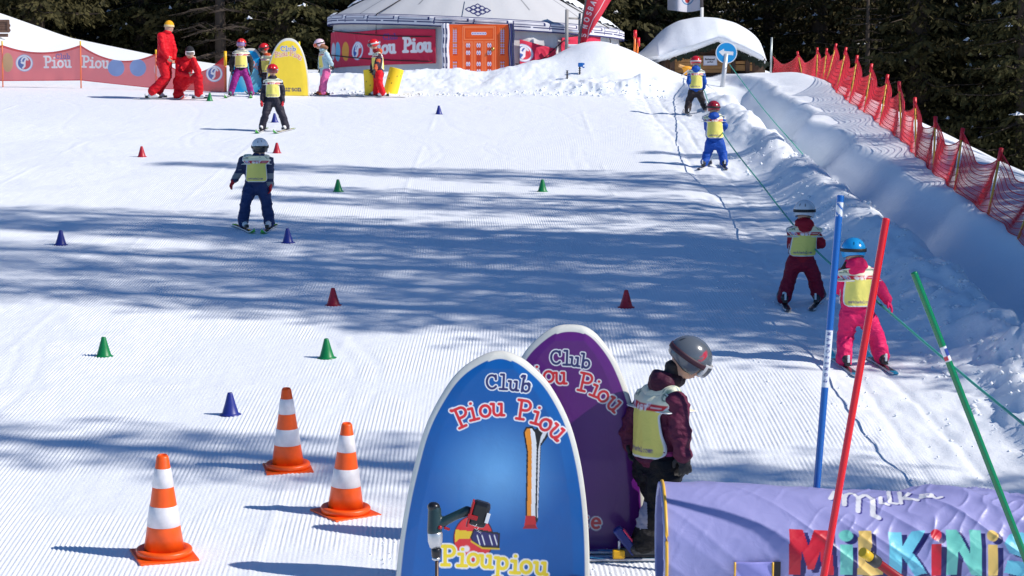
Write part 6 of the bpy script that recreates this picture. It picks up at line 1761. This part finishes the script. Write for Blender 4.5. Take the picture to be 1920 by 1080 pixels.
def wflag_p(U, V):
    p = Painter(U, V, lin(222, 222, 232)); p.aa = .5; p.ell(1289, -7, 13, 12.5, lin(95, 150, 195)); p.ell(1289, -7, 10.5, 10, lin(225, 228, 235)); p.ell(1289, -4, 5, 6, lin(200, 60, 60)); return p.c
sheet('flag_cloth', wflag, np.linspace(1252, 1313, 80), np.linspace(-26, 19, 60), wflag_p, paint_mat('flag_cloth2', .8, translucent=.3), wf, thick=.004)

# ------------------------------------------------------------------ corner of a chalet on the left hill
gch, dch = G(12, 69); dch -= .25
cg = W(-60, 70, dch); ch = empty('chalet', (cg.x, cg.y, gz(cg.x, cg.y) - .3)); tag(ch, 'corner of a brown chalet balcony at the left edge', 'chalet')
c0 = Vector(ch.location); CW = lambda x, y, d=0: W(x, y, dch + d) - c0
b = MB(); b.m(DWOOD); lo = CW(-400, 95); hi = CW(-75, 18); b.prism([(lo.x, lo.z), (hi.x, lo.z), (hi.x, hi.z), ((lo.x + hi.x) / 2, hi.z + 1.0), (lo.x, hi.z)], lo.y + .2, lo.y + 3); b.build('wall', None, ch)
b = MB(); b.m(mat('chalet_rail', (.16, .085, .055), .75, var=.2, scale=9))
y0 = CW(0, 50).y - .2
for x_ in np.arange(-73, 20, 3.4):
    for j in range(4):
        z_ = CW(x_, 44 + j * 4.4).z; xx = CW(x_ + (1.7 if j % 2 else 0), 50).x
        b.box((xx, y0, z_), (.038, .03, .075), Matrix.Rotation(.75, 3, 'Y')); b.box((xx, y0 + .004, z_), (.038, .03, .075), Matrix.Rotation(-.75, 3, 'Y'))
for y_ in (39.5, 59.5): b.box(((CW(-74, 50).x + CW(20, 50).x) / 2, y0, CW(0, y_).z), ((CW(20, 50).x - CW(-74, 50).x), .06, .06))
b.box((CW(19, 50).x, y0, CW(0, 49.5).z), (.05, .07, .33)); b.box((CW(-28, 50).x, y0 + .03, CW(0, 66.5).z), (CW(17, 50).x - CW(-74, 50).x, .06, .09)); b.box((CW(-28, 50).x, y0 + .1, CW(0, 50).z), (CW(17, 50).x - CW(-74, 50).x, .02, .28))
b.build('balcony', None, ch)

# ------------------------------------------------------------------ loose snow crumbs along the berm, the bank and the boards
def crumbs():
    rg = np.random.default_rng(12); n = 2600
    X = np.concatenate([rg.uniform(3.75, 5.0, 1100), rg.uniform(-5.2, 3.6, 420), rg.uniform(2.2, 3.9, 350), rg.uniform(-.9, .9, 250)])
    Y = np.concatenate([13 + 24 * rg.random(1100) ** 1.4, 50.1 + rg.normal(0, .3, 420), rg.uniform(13, 26, 350), 12.9 + rg.normal(0, .5, 250)])
    r = np.concatenate([rg.uniform(.012, .05, 1100) * rg.random(1100) ** .5, rg.uniform(.02, .07, 420) * rg.random(420), rg.uniform(.006, .02, 350), rg.uniform(.004, .012, 250)])
    Z = T(X, Y); base = np.array([(1, 0, 0), (0, 1, 0), (-1, 0, 0), (0, -1, 0), (0, 0, 1), (0, 0, -1)], float)
    V = []; Q = []
    for i in range(len(X)):
        q = base * r[i] * rg.uniform(.55, 1.2, (6, 1)) ; a = rg.random() * 6.28; c, s_ = math.cos(a), math.sin(a)
        q = q @ np.array([[c, -s_, 0], [s_, c, 0], [0, 0, .75]]); k = len(V) * 6
        V.append(q + [X[i], Y[i], Z[i] + r[i] * .25])
        Q += [(k + a_, k + b_, k + c_) for a_, b_, c_ in ((0, 1, 4), (1, 2, 4), (2, 3, 4), (3, 0, 4), (1, 0, 5), (2, 1, 5), (3, 2, 5), (0, 3, 5))]
    me = mesh_np('snow_crumbs', np.concatenate(V), Q, [SNOW], True); o = bpy.data.objects.new('snow_crumbs', me); link(o)
    tag(o, 'loose crumbs of snow scattered along the bank and berm', 'snow', kind='stuff')
crumbs()
